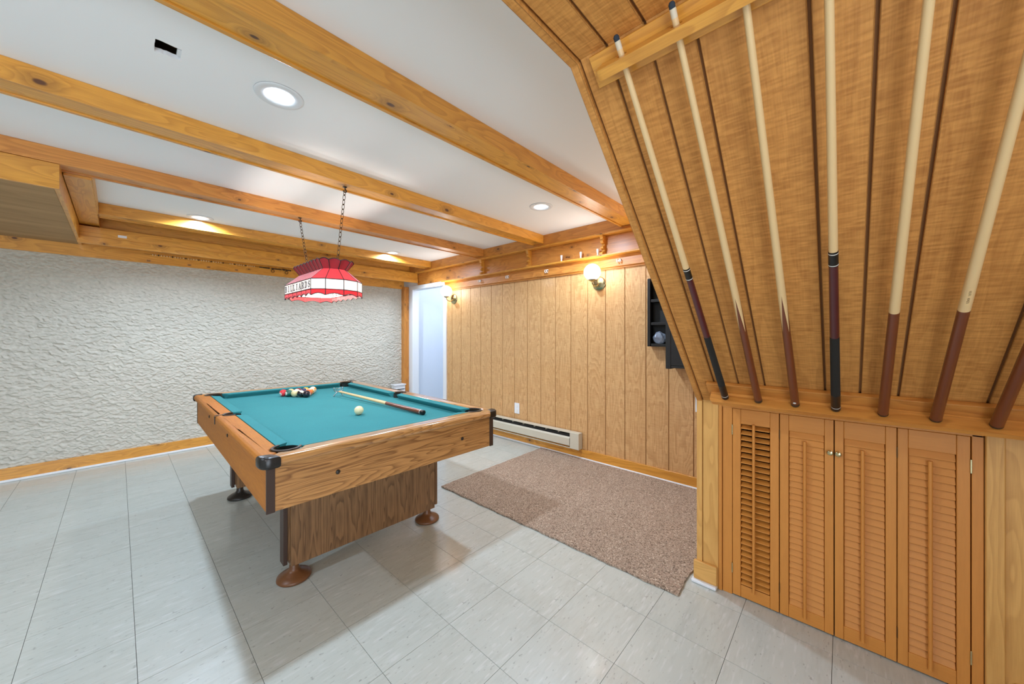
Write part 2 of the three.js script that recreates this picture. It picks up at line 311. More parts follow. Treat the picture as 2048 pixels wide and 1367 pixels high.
// hallway seen through the doorway
{
  const g = structure('wall_hall', 'pale blue-white hallway walls seen through the doorway');
  board(g, 'hall_side', M.hall, [WALL + 0.1, WALL + 1.6], [0, 2.25], [FAR - 0.08, FAR - 0.001], { r: 0 });
  board(g, 'hall_end', M.hall, [WALL + 1.5, WALL + 1.6], [0, 2.25], [3.3, FAR - 0.08], { r: 0 });
  board(g, 'hall_near', M.hall, [WALL + 0.1, WALL + 1.5], [0, 2.25], [3.3, 3.4], { r: 0 });
  board(g, 'hall_ceiling', M.hall, [WALL + 0.1, WALL + 1.6], [2.25, 2.3], [3.3, FAR], { r: 0 });
}
{
  const g = structure('door_1', 'white painted door casing of the open doorway');
  board(g, 'casing_side', M.white, [WALL - 0.018, WALL + 0.1], [0, 2.005], [DOOR0 - 0.07, DOOR0], { r: 0.003 });
  board(g, 'casing_side', M.white, [WALL - 0.018, WALL + 0.1], [0, 2.005], [DOOR1, DOOR1 + 0.065], { r: 0.003 });
  board(g, 'casing_head', M.white, [WALL - 0.018, WALL + 0.1], [DOORH, 2.005], [DOOR0, DOOR1], { r: 0.003 });
}

// ------------------------------------------------------------------ stair bulkhead: closet wall, slope and flat soffit
const SL = Math.hypot(CLOSET - SOFX, SOF - SLY), ST = [-(CLOSET - SOFX) / SL, (SOF - SLY) / SL];   // up the slope (x, y)
const slopeQ = new THREE.Quaternion().setFromRotationMatrix(new THREE.Matrix4().makeBasis(new THREE.Vector3(0, 0, 1), new THREE.Vector3(ST[0], ST[1], 0), new THREE.Vector3(-ST[1], ST[0], 0)));
function onSlope(o) { o.position.set(CLOSET, SLY, 0); o.quaternion.copy(slopeQ); origin.set(o, null); return o; }   // local x = -D, y = up the slope, z = out of it
function sboard(parent, name, mat, D, S, N, { grain = 'y', r = 0.0015 } = {}) {
  const g = boxGeo(Math.abs(D[1] - D[0]), Math.abs(S[1] - S[0]), Math.abs(N[1] - N[0]), r);
  g.translate(-(D[0] + D[1]) / 2, (S[0] + S[1]) / 2, (N[0] + N[1]) / 2); return add(parent, name, metreUV(g, AX[grain === 'd' ? 'x' : grain]), mat);
}
const PP = 0.0975, G0 = 0.4375;
const grooves = [END - 0.026]; for (let d = G0; d > BACK; d -= PP) grooves.push(d); grooves.push(BACK);
{
  const g = onSlope(structure('ceiling_slope', 'sloping stair underside clad in narrow stained planks'));
  for (let k = 0; k + 1 < grooves.length; k++) sboard(g, 'plank', M.slope, [grooves[k] - 0.0032, grooves[k + 1] + 0.0032], [0, SL + 0.004], [-0.014, 0], { r: 0.002 });
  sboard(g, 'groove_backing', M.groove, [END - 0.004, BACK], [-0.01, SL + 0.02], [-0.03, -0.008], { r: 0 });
  sboard(g, 'edge_trim', M.slope, [END, END - 0.024], [0, SL], [-0.02, 0.008], { r: 0.003 });
  const f = structure('ceiling_soffit', 'flat low plank soffit above the camera');
  for (let k = 0; k + 1 < grooves.length; k++) board(f, 'plank', M.slope, [LEFT, SOFX - 0.002], [SOF, SOF + 0.014], [grooves[k + 1] + 0.0032, grooves[k] - 0.0032], { r: 0.002 });
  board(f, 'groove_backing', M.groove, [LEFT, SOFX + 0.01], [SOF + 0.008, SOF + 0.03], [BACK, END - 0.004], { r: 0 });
  board(f, 'edge_trim', M.slope, [LEFT, SOFX + 0.004], [SOF - 0.008, SOF + 0.02], [END - 0.024, END], { r: 0.003 });
  // end wall of the bulkhead (faces the panelled part of the room)
  const e = structure('wall_stair', 'end wall of the stair bulkhead');
  const s = new THREE.Shape(); s.moveTo(CLOSET + 0.012, 0); s.lineTo(WALL, 0); s.lineTo(WALL, CEIL); s.lineTo(LEFT, CEIL); s.lineTo(LEFT, SOF + 0.03); s.lineTo(SOFX + 0.012, SOF + 0.03); s.lineTo(CLOSET + 0.022, SLY + 0.025); s.closePath();
  const geo = new THREE.ExtrudeGeometry(s, { depth: 0.03, bevelEnabled: false }); geo.translate(0, 0, -END + 0.001); add(e, 'end_panel', metreUV(geo, 1), M.panel);
}
{
  const g = structure('wall_closet', 'pale pine closet surround below the cue rack');
  board(g, 'corner_trim', M.pinePale, [CLOSET - 0.006, CLOSET + 0.03], [0, SLY + 0.002], [END - 0.025, END], { grain: 'y' });
  board(g, 'side_panel', M.pinePale, [CLOSET, CLOSET + 0.02], [0, SLY + 0.01], [0.446, END - 0.027], { grain: 'y' });
  board(g, 'side_strip', M.door, [CLOSET - 0.002, CLOSET + 0.02], [0, SLY + 0.01], [0.430, 0.4445], { grain: 'y' });
  board(g, 'jamb', M.door, [CLOSET + 0.004, CLOSET + 0.03], [0, 0.9], [0.388, 0.428], { grain: 'y' });
  board(g, 'jamb', M.door, [CLOSET + 0.002, CLOSET + 0.03], [0, 0.9], [-0.357, -0.331], { grain: 'y' });
  board(g, 'header', M.door, [CLOSET + 0.002, CLOSET + 0.03], [0.893, SLY + 0.012], [-0.357, 0.43], { grain: 'd' });
  board(g, 'batten', M.pinePale, [CLOSET - 0.012, CLOSET + 0.02], [0, SLY + 0.01], [-0.399, -0.3585], { grain: 'y', r: 0.004 });
  board(g, 'side_panel', M.pinePale, [CLOSET, CLOSET + 0.02], [0, SLY + 0.01], [BACK, -0.40], { grain: 'y' });
  const b = structure('baseboard_closet', 'pine baseboards with white shoe moulding beside the closet');
  board(b, 'baseboard', M.pinePale, [CLOSET - 0.02, CLOSET - 0.0005], [0.016, 0.108], [0.449, END + 0.012], { grain: 'd', r: 0.005 });
  board(b, 'shoe_moulding', M.white, [CLOSET - 0.034, CLOSET - 0.0005], [0, 0.017], [0.449, END + 0.02], { grain: 'd', r: 0.006 });
  board(b, 'baseboard', M.pinePale, [CLOSET - 0.026, CLOSET - 0.0005], [0.016, 0.105], [BACK, -0.418], { grain: 'd', r: 0.005 });
  board(b, 'shoe_moulding', M.white, [CLOSET - 0.044, CLOSET - 0.0005], [0, 0.09], [-0.4175, -0.401], { grain: 'y', r: 0.006 });
}

// ------------------------------------------------------------------ ceiling beams, header, valance, boxed corner
const beamText = ['nearest boxed pine ceiling beam, crossing the top of the picture', 'boxed pine ceiling beam from which the nearer lamp chain hangs', 'boxed pine ceiling beam from which the farther lamp chain hangs', 'boxed pine ceiling beam beside the stucco wall with two lamp glows'];
[[1.325, 1.475, 0], [2.35, 2.50, 0], [3.285, 3.435, 1], [4.40, 4.56, 0]].forEach(([a, b, dk], i) => {
  const x0 = i === 3 ? -0.105 : LEFT, m = dk ? M.pineDark : M.pine;
  const t = thing('ceiling_beam', beamText[i], 'beam', [0.5, BEAM_Y, (a + b) / 2]);
  board(t, 'side_board', m, [x0, 3.069], [BEAM_Y, CEIL - 0.0005], [a, a + 0.019]);
  board(t, 'side_board', m, [x0, 3.069], [BEAM_Y, CEIL - 0.0005], [b - 0.019, b]);
  board(t, 'bottom_board', m, [x0, 3.069], [BEAM_Y + 0.007, BEAM_Y + 0.026], [a + 0.0195, b - 0.0195]);
});
{
  const g = structure('trim_1', 'pine header under the ceiling along the panelled wall');
  board(g, 'header_board', M.pineDark, [3.07, 3.13], [2.195, CEIL], [END, 4.968], { grain: 'd' });
  board(g, 'lip', M.pine, [3.055, 3.13], [2.178, 2.195], [END, 4.80], { grain: 'd', r: 0.004 });
  board(g, 'back_board', M.pineDark, [3.128, WALL - 0.0005], [1.86, 2.178], [END, 4.125], { grain: 'd' });
  board(g, 'back_board', M.pineDark, [3.128, WALL - 0.0005], [2.006, 2.178], [4.125, 4.84], { grain: 'd' });
  const v = structure('trim_2', 'stacked pine valance boards above the stucco wall');
  board(v, 'upper_board', M.pine, [-0.235, 3.13], [2.19, CEIL], [4.97, 4.99]);
  board(v, 'middle_board', M.pine, [-0.235, 3.118], [2.099, 2.185], [4.822, 4.842]);
  board(v, 'lower_board', M.pine, [-0.235, 3.118], [2.034, 2.098], [4.815, 4.842]);
  board(v, 'valance_top', M.pineDark, [-0.235, 3.118], [2.166, 2.184], [4.8425, 4.97], { r: 0 });
  board(v, 'underside', M.pineDark, [-0.235, 3.118], [2.096, 2.11], [4.8425, 5.219], { r: 0 });
  board(v, 'wall_trim', M.pine, [LEFT, 3.105], [1.968, 2.094], [5.195, FAR]);
  board(v, 'corner_post', M.pineDark, [3.07, WALL - 0.0005], [0.0, 2.0], [5.12, 5.214], { grain: 'y' });
  const b = structure('trim_3', 'boxed-in corner with raw plywood bottom at the left');
  board(b, 'front_board', M.pine, [LEFT, -0.225], [2.072, 2.213], [3.29, 3.31]);
  board(b, 'side_board', M.pine, [-0.245, -0.225], [2.072, 2.30], [3.312, 5.194], { grain: 'd' });
  board(b, 'plywood_bottom', M.ply, [LEFT, -0.246], [2.076, 2.09], [3.312, 5.194]);
  board(b, 'cross_board', M.pine, [-0.222, -0.11], [2.2, 2.22], [3.437, 4.968], { grain: 'd' });
  board(b, 'cross_side', M.pinePale, [-0.11, -0.106], [2.205, CEIL - 0.001], [3.437, 4.398], { grain: 'd', r: 0 });
  board(b, 'cross_side', M.pineDark, [-0.116, -0.1125], [2.22, CEIL - 0.001], [4.562, 4.968], { grain: 'd', r: 0 });
}
{
  const g = structure('baseboard_right', 'pine baseboard and white shoe moulding along the panelled wall');
  board(g, 'baseboard', M.pine, [WALL - 0.016, WALL - 0.0003], [0.014, 0.095], [END, DOOR0 - 0.072], { grain: 'd', r: 0.004 });
  board(g, 'shoe_moulding', M.white, [WALL - 0.03, WALL - 0.0003], [0, 0.016], [END, DOOR0 - 0.072], { grain: 'd', r: 0.006 });
  const f = structure('baseboard_far', 'knotty pine baseboard and white shoe moulding along the stucco wall');
  board(f, 'baseboard', M.pine, [LEFT, 3.069], [0.018, 0.115], [FAR - 0.024, FAR - 0.004], { r: 0.004 });
  board(f, 'shoe_moulding', M.white, [LEFT, 3.069], [0, 0.02], [FAR - 0.038, FAR - 0.004], { r: 0.006 });
}

// ------------------------------------------------------------------ plate rail with scroll brackets
{
  const t = thing('plate_rail', 'long pine plate rail with scrolled brackets above the panelling', 'shelf', [3.1, 1.87, 2.4]);
  board(t, 'shelf', M.pine, [3.045, 3.127], [1.975, 1.991], [END + 0.01, 4.13], { grain: 'd', r: 0.003 });
  board(t, 'apron', M.pineDark, [3.108, 3.1275], [1.875, 1.975], [END + 0.01, 4.13], { grain: 'd', r: 0.003 });
  const s = new THREE.Shape(); s.moveTo(0, 0);
  const prof = [[0.062, 0], [0.066, 0.01], [0.058, 0.024], [0.036, 0.03], [0.022, 0.042], [0.03, 0.056], [0.05, 0.062], [0.052, 0.076], [0.03, 0.086], [0.02, 0.098], [0.03, 0.11], [0.054, 0.116], [0.06, 0.13], [0.05, 0.145], [0.062, 0.16], [0.07, 0.183]];
  s.splineThru([new THREE.Vector2(0, 0), ...prof.map((p) => new THREE.Vector2(p[0], p[1]))].slice(1)); s.lineTo(0, 0.183); s.closePath();
  for (const d of [3.34, 2.575, 1.665]) {
    const geo = new THREE.ExtrudeGeometry(s, { depth: 0.026, bevelEnabled: true, bevelSize: 0.002, bevelThickness: 0.002, bevelSegments: 1, curveSegments: 6 });
    geo.rotateY(Math.PI); geo.translate(3.124 - 3.1, 1.993 - 1.87, -(d - 2.4) + 0.013); add(t, 'scroll_bracket', metreUV(geo, 1), M.pine);
  }
  for (const [d, w] of [[3.385, 0], [2.905, 0], [2.33, 0], [1.505, 0], [3.86, 1]]) if (!w) {
    const h = thing('cup_hook', `small chrome cup hook on the plate rail, ${d > 3.2 ? 'nearest the doorway' : d > 2.7 ? 'second from the doorway' : d > 2 ? 'third from the doorway' : 'right of the nearer globe lamp'}`, 'hook', [3.107, 1.925, d], 'cup hooks under the plate rail');
    for (const k of [-1, 1]) add(h, 'hook_wire', tube([P(0, 0.012, k * 0.012), P(-0.022, 0.008, k * 0.012), P(-0.03, -0.008, k * 0.012), P(-0.018, -0.02, k * 0.012), P(-0.006, -0.012, k * 0.012)], 0.0042, 16, 6), M.chalk);
    add(h, 'hook_screw', boxGeo(0.003, 0.012, 0.03, 0.001), M.metal);
  }
  const pegText = ['white tapered peg on the plate rail, left of the globe lamp', 'white tapered peg on the plate rail, above the globe lamp', 'white tapered peg on the plate rail, beside the scroll bracket'];
  [2.13, 1.9, 1.715].forEach((d, i) => {
    const p = thing('peg', pegText[i], 'peg', [3.085, 1.991, d], 'white pegs on the plate rail');
    add(p, 'peg_body', lathe([[0, 0], [0.009, 0], [0.008, 0.02], [0.0075, 0.026], [0.011, 0.034], [0.0125, 0.062], [0.011, 0.068], [0, 0.068]], 16), M.chalk);
  });
}

// ------------------------------------------------------------------ recessed downlights
const lightText = ['recessed downlight beside the cut hole in the ceiling', 'recessed downlight in the ceiling bay nearest the stair slope', 'recessed downlight left of the billiard lamp beside the stucco wall beam', 'recessed downlight right of the billiard lamp beside the stucco wall beam', 'recessed downlight left of the frame'];
DOWNLIGHTS.forEach(([x, d], i) => {
  const t = thing('downlight', lightText[i], 'downlight', [x, CEIL, d], 'recessed downlights');
  add(t, 'trim_ring', lathe([[0.058, 0.004], [0.06, -0.004], [0.085, -0.006], [0.094, -0.003], [0.095, -0.0002], [0.062, -0.0002]], 40), M.white);
  const can = add(t, 'can', lathe([[0.058, 0.004], [0.055, 0.06], [0.05, 0.085], [0, 0.085]], 32), M.metal);
  can.material = M.white;
  add(t, 'lamp_face', lathe([[0, 0.012], [0.03, 0.013], [0.046, 0.02], [0.05, 0.034], [0.03, 0.07], [0, 0.08]], 28), M.canGlow);
  const s = new THREE.SpotLight(DOWNLIGHT_COLOR, DOWNLIGHT, 0, 1.48, 0.35, 2); s.position.set(0, -0.012, 0); s.target.position.set(0, -1, 0); s.castShadow = true; s.shadow.radius = 2; s.shadow.mapSize.set(1024, 1024);
  t.add(s); t.add(s.target);
});
{
  const t = thing('added_hall_lamp', 'added ceiling lamp lighting the hallway, unseen', 'ceiling lamp', [WALL + 0.8, 2.25, 4.3]);  // unseen lamp added to light the hallway, standing in for daylight
  add(t, 'diffuser', lathe([[0, -0.07], [0.08, -0.062], [0.13, -0.03], [0.14, 0], [0, 0]], 32), std({ color: 0xffffff, emissive: 0xe6f0ff, emissiveIntensity: 2, roughness: 0.5 }));
  const p = new THREE.PointLight(0xe4eeff, 4.6, 0, 2); p.position.set(0, -0.13, 0); p.castShadow = true; p.shadow.radius = 4; t.add(p);
}

// ------------------------------------------------------------------ wall globes
[[1.735, 'round white globe wall lamp near the black wall box'], [3.972, 'round white globe wall lamp beside the doorway'], [0.64, 'globe wall lamp hidden behind the stair slope', 2]].forEach(([d, label, gain = 1]) => {
  const t = thing('globe_lamp', label, 'wall lamp', [WALL, 1.735, d], 'globe wall lamps on the panelling');
  const plate = lathe([[0, -0.022], [0.02, -0.022], [0.042, -0.015], [0.062, -0.012], [0.069, -0.004], [0.069, 0], [0, 0]], 32); plate.rotateZ(-Math.PI / 2); add(t, 'wall_plate', plate, M.brass);
  add(t, 'arm', tube([P(-0.015, -0.005, 0), P(-0.05, -0.03, 0), P(-0.1, -0.03, 0), P(-0.13, -0.005, 0), P(-0.133, 0.012, 0)], 0.0065, 24, 10), M.brass);
  const cup = lathe([[0, 0], [0.012, 0], [0.03, 0.008], [0.038, 0.018], [0.036, 0.02], [0, 0.016]], 28); cup.translate(-0.133, 0.008, 0); add(t, 'globe_holder', cup, M.brass);
  const globe = new THREE.SphereGeometry(0.079, 40, 28); globe.translate(-0.133, 0.096, 0); add(t, 'globe', globe, M.globe);
  const p = new THREE.PointLight(WARM, SCONCE * gain, 0, 2); p.position.set(-0.133, 0.096, 0); p.castShadow = true; p.shadow.radius = 3.8; t.add(p);
});

// ------------------------------------------------------------------ louvred closet doors
{
  const doorText = ['leftmost louvred closet door, its slats open', 'second louvred closet door from the left, knob at its right edge', 'third louvred closet door from the left, knob at its left edge', 'rightmost louvred closet door beside the pale batten'];
  const spans = [[0.386, 0.353, 0.239, 0.2065], [0.2035, 0.172, 0.053, 0.0245], [0.0215, -0.006, -0.124, -0.1535], [-0.1555, -0.183, -0.298, -0.3285]];
  const X0 = CLOSET + 0.003, TH = 0.021, TOP = 0.892, Y0 = 0.062, Y1 = 0.822, NS = 28;
  spans.forEach(([a, b, c, e], i) => {
    const t = thing('louvre_door', doorText[i], 'closet door', [X0, 0.006, (a + e) / 2], 'louvred closet doors');
    const stA = board(t, 'stile', M.door, [X0, X0 + TH], [0.006, TOP], [b, a], { grain: 'y', r: 0.002 });
    const stE = board(t, 'stile', M.door, [X0, X0 + TH], [0.006, TOP], [e, c], { grain: 'y', r: 0.002 });
    board(t, 'top_rail', M.door, [X0 + 0.001, X0 + TH - 0.001], [Y1, TOP], [c + 0.0003, b - 0.0003], { grain: 'd', r: 0.002 });
    board(t, 'bottom_rail', M.door, [X0 + 0.001, X0 + TH - 0.001], [0.006, Y0], [c + 0.0003, b - 0.0003], { grain: 'd', r: 0.002 });
    const open = i === 0, w = b - c - 0.002, sg = metreUV(boxGeo(0.031, 0.0055, w, 0.0025), 2);
    const pitch = (Y1 - Y0) / NS;
    for (let k = 0; k < NS; k++) {
      const m = add(t, 'slat', sg, M.door); m.position.set(TH / 2 + (open ? 0.001 : 0), Y0 + (k + 0.5) * pitch - 0.006, -((b + c) / 2 - (a + e) / 2));
      m.rotation.z = open ? 0.42 : 1.23;
    }
    const rodY = open ? [Y0 - 0.012, Y1 + 0.005] : [Y0 - 0.03, Y1 - 0.035];
    const rod = new THREE.CylinderGeometry(0.0058, 0.0058, rodY[1] - rodY[0], 10); rod.translate(open ? -0.008 : -0.006, (rodY[0] + rodY[1]) / 2 - 0.006, -((b + c) / 2 + 0.004 - (a + e) / 2)); add(t, 'tilt_rod', rod, M.door);
    if (i === 0 || i === 3) for (const y of [0.13, 0.79]) { const d = i ? e - 0.001 : a + 0.001; board(i ? stE : stA, 'hinge', M.brass, [X0 - 0.004, X0 + 0.004], [y - 0.024, y + 0.024], [d - 0.0022, d + 0.0022], { grain: 'y', r: 0.001 }); }
    else for (const y of [0.12, 0.80]) { const d = i === 1 ? a + 0.001 : e - 0.001; board(i === 1 ? stA : stE, 'hinge', M.bronze, [X0 - 0.002, X0 + 0.004], [y - 0.02, y + 0.02], [d - 0.001, d + 0.001], { grain: 'y', r: 0 }); }
    if (i === 1 || i === 2) {
      const d = i === 1 ? e + 0.011 : a - 0.011; const k = lathe([[0, 0.016], [0.008, 0.0155], [0.0105, 0.012], [0.009, 0.008], [0.004, 0.006], [0.004, 0.001], [0.0085, 0.0005], [0.0085, 0], [0, 0]], 20); k.rotateZ(Math.PI / 2); k.translate(-0.0005, 0.752, -(d - (a + e) / 2)); add(i === 1 ? stE : stA, 'knob', k, M.brass);
    }
  });
}

// ------------------------------------------------------------------ cue racks on the slope
const cueD = [0.392, 0.266, 0.140, 0.017, -0.110, -0.235, -0.360];
const LEDGE = 0.108, CUE_N = 0.046;
{
  const up = onSlope(thing('cue_rack', 'upper pine cue rack with holes for the cue tips', 'cue rack'));
  sboard(up, 'back_board', M.pine, [0.482, -0.62], [1.487, 1.562], [0.0005, 0.018], { grain: 'd' });
  const led = (n0, n1, s0, s1, holes) => {
    const s = new THREE.Shape(), e = 0.455, rr = 0.02; s.moveTo(-e, n0); s.lineTo(0.62, n0); s.lineTo(0.62, n1); s.lineTo(-e + rr, n1); s.quadraticCurveTo(-e, n1, -e, n1 - rr); s.closePath();
    if (holes) cueD.forEach((d) => { const h = new THREE.Path(); h.absarc(-d, CUE_N, 0.0125, 0, 6.2832, true); s.holes.push(h); });
    const g = new THREE.ExtrudeGeometry(s, { depth: s1 - s0, bevelEnabled: false, curveSegments: 14 }); g.rotateX(Math.PI / 2); g.scale(1, 1, -1); g.index && 0;
    // shape (x, n) extruded along -y after the turn; put it between s0 and s1 with n along +z
    const p = g.attributes.position; for (let i = 0; i < p.count; i++) { p.setY(i, p.getY(i) + s1); p.setZ(i, -p.getZ(i)); }
    g.computeVertexNormals(); return metreUV(g, 0);
  };
  add(up, 'ledge', led(0.0185, 0.08, 1.512, 1.536, true), M.pine);
  const lo = onSlope(thing('cue_rack', 'lower pine cue rack ledge carrying the cue butts', 'cue rack'));
  sboard(lo, 'back_board', M.pineDark, [0.468, -0.62], [0.086, 0.166], [0.0005, 0.018], { grain: 'd' });
  add(lo, 'ledge', led(0.0185, 0.073, LEDGE - 0.022, LEDGE, false), M.pineDark);
}
// ------------------------------------------------------------------ cues standing in the rack (local y up the slope)
function section(t, name, pts, mat, seg = 20) { return add(t, name, lathe(pts, seg), mat); }
function radius(s) { return lerp(0.0146, 0.0066, Math.pow(clamp(s / 1.47), 0.92)); }
function shaft(s0, s1, n = 6) { const a = []; for (let i = 0; i <= n; i++) { const s = lerp(s0, s1, i / n); a.push([radius(s), s]); } return a; }
{
  const text = ['burgundy cue with black wrap and collar, leftmost in the rack', 'pale cue with dark pointed splice, second from the left in the rack', 'pale cue with dark pointed splice and a light dot on its butt', 'burgundy cue with black wrap and collar, middle of the rack', 'pale cue with plain reddish-brown butt, fifth from the left', 'pale cue with plain brown butt and small lettering above it', 'brown-butted cue at the right edge of the picture'];
  cueD.forEach((d, i) => {
    const t = thing('pool_cue', text[i], 'cue', [0, 0, 0], 'cues in the wall rack');
    t.quaternion.copy(slopeQ); const base = new THREE.Vector3(-d, LEDGE + 0.001, CUE_N).applyQuaternion(slopeQ).add(new THREE.Vector3(CLOSET, SLY, 0)); t.position.copy(base); origin.set(t, null);
    const L = 1.47;
    if (i === 0 || i === 3) {
      const bc = section(t, 'butt_cap', [[0, 0], [0.012, 0], [0.0146, 0.004], [radius(0.1), 0.1]], M.black);
      section(bc, 'cap_ring', [[radius(0.022) + 0.0003, 0.022], [radius(0.0245) + 0.0003, 0.0245]], M.chalk);
      section(t, 'wrap', shaft(0.1, 0.42), M.wrap);
      section(t, 'forearm', shaft(0.42, 0.715), M.buttRed);
      const co = section(t, 'collar', [[radius(0.715) + 0.0006, 0.715], [radius(0.765) + 0.0006, 0.765]], M.black);
      section(co, 'collar_ring', [[radius(0.718) + 0.001, 0.718], [radius(0.7205) + 0.001, 0.7205]], M.chalk);
      section(co, 'collar_ring', [[radius(0.757) + 0.001, 0.757], [radius(0.7595) + 0.001, 0.7595]], M.chalk);
      section(t, 'shaft', shaft(0.765, L - 0.03), M.maple);
    } else if (i < 3) {
      section(t, 'bumper', [[0, 0], [0.011, 0], [0.0146, 0.005], [radius(0.02), 0.02]], M.footBlack);
      const buttMesh = section(t, 'butt', shaft(0.02, 0.45), M.butt);
      if (i === 2) { const c = new THREE.CircleGeometry(0.0052, 16); c.translate(0, 0.035, 0.0149); add(buttMesh, 'maker_dot', c, M.chalk); }
      // pointed splice: four dark points run up the maple
      const g = [], N = 48, s0 = 0.45, s1 = 0.62;
      const pos = [], mk = (dark) => { const q = []; for (let k = 0; k < N; k++) for (let j = 0; j < 10; j++) {
        const a0 = k / N * 6.2832, a1 = (k + 1) / N * 6.2832, f = (a) => { const w = Math.abs(((a / 6.2832 * 4) % 1) - 0.5) * 2; return s0 + (s1 - s0) * w; };
        const lo = (a) => (dark ? s0 : f(a)), hi = (a) => (dark ? f(a) : s1 + 0.001);
        const pt = (a, u) => { const s = lerp(lo(a), hi(a), u), r = radius(s); return [r * Math.sin(a), s, r * Math.cos(a)]; };
        const A = pt(a0, j / 10), B = pt(a1, j / 10), Cc = pt(a1, (j + 1) / 10), Dd = pt(a0, (j + 1) / 10); q.push(...A, ...B, ...Cc, ...A, ...Cc, ...Dd); }
        const b = new THREE.BufferGeometry(); b.setAttribute('position', new THREE.Float32BufferAttribute(q, 3)); const nn = []; for (let z = 0; z < q.length; z += 3) { const l = Math.hypot(q[z], q[z + 2]); nn.push(q[z] / l, 0, q[z + 2] / l); } b.setAttribute('normal', new THREE.Float32BufferAttribute(nn, 3)); const uvs = []; for (let z = 0; z < q.length; z += 3) uvs.push(q[z + 1], Math.atan2(q[z], q[z + 2]) * 0.01); b.setAttribute('uv', new THREE.Float32BufferAttribute(uvs, 2)); return b; };
      add(t, 'splice_points', mk(true), M.butt); add(t, 'splice_shaft', mk(false), M.maple);
      section(t, 'shaft', shaft(0.62, L - 0.03), M.maple);
    } else {
      section(t, 'bumper', [[0, 0], [0.011, 0], [0.0148, 0.005], [radius(0.012), 0.012]], M.footBlack);
      section(t, 'butt', shaft(0.012, 0.525), M.butt);
      section(t, 'shaft', shaft(0.525, L - 0.03), M.maple);
      if (i === 5) {
        const cv = document.createElement('canvas'); cv.width = 256; cv.height = 48; const q = cv.getContext('2d'); q.fillStyle = '#e6c48e'; q.fillRect(0, 0, 256, 48); q.strokeStyle = '#5a4226'; q.lineWidth = 5; const wr = rng(12);
        for (let x = 40; x < 215; x += 14) { if (x > 120 && x < 140) continue; q.beginPath(); q.moveTo(x, 14 + wr() * 8); q.lineTo(x + 6 + wr() * 6, 24 + wr() * 6); q.lineTo(x + 2 + wr() * 4, 34 + wr() * 4); q.stroke(); }
        const tx = new THREE.CanvasTexture(cv); tx.colorSpace = THREE.SRGBColorSpace;
        const c = new THREE.CylinderGeometry(radius(0.6) + 0.0002, radius(0.555) + 0.0002, 0.06, 12, 1, true, -0.45, 0.9); const uv = c.attributes.uv; for (let k = 0; k < uv.count; k++) { const u = uv.getX(k), v = uv.getY(k); uv.setXY(k, v, 1 - u); } c.translate(0, 0.578, 0); add(t, 'lettering', c, std({ map: tx, roughness: 0.4 }));
      }
    }
    section(t, 'ferrule', shaft(L - 0.03, L - 0.012, 1), M.ferrule);
    section(t, 'cue_tip', [[0.0064, L - 0.012], [0.0066, L - 0.004], [0.004, L], [0, L + 0.001]], M.tip);
  });
}

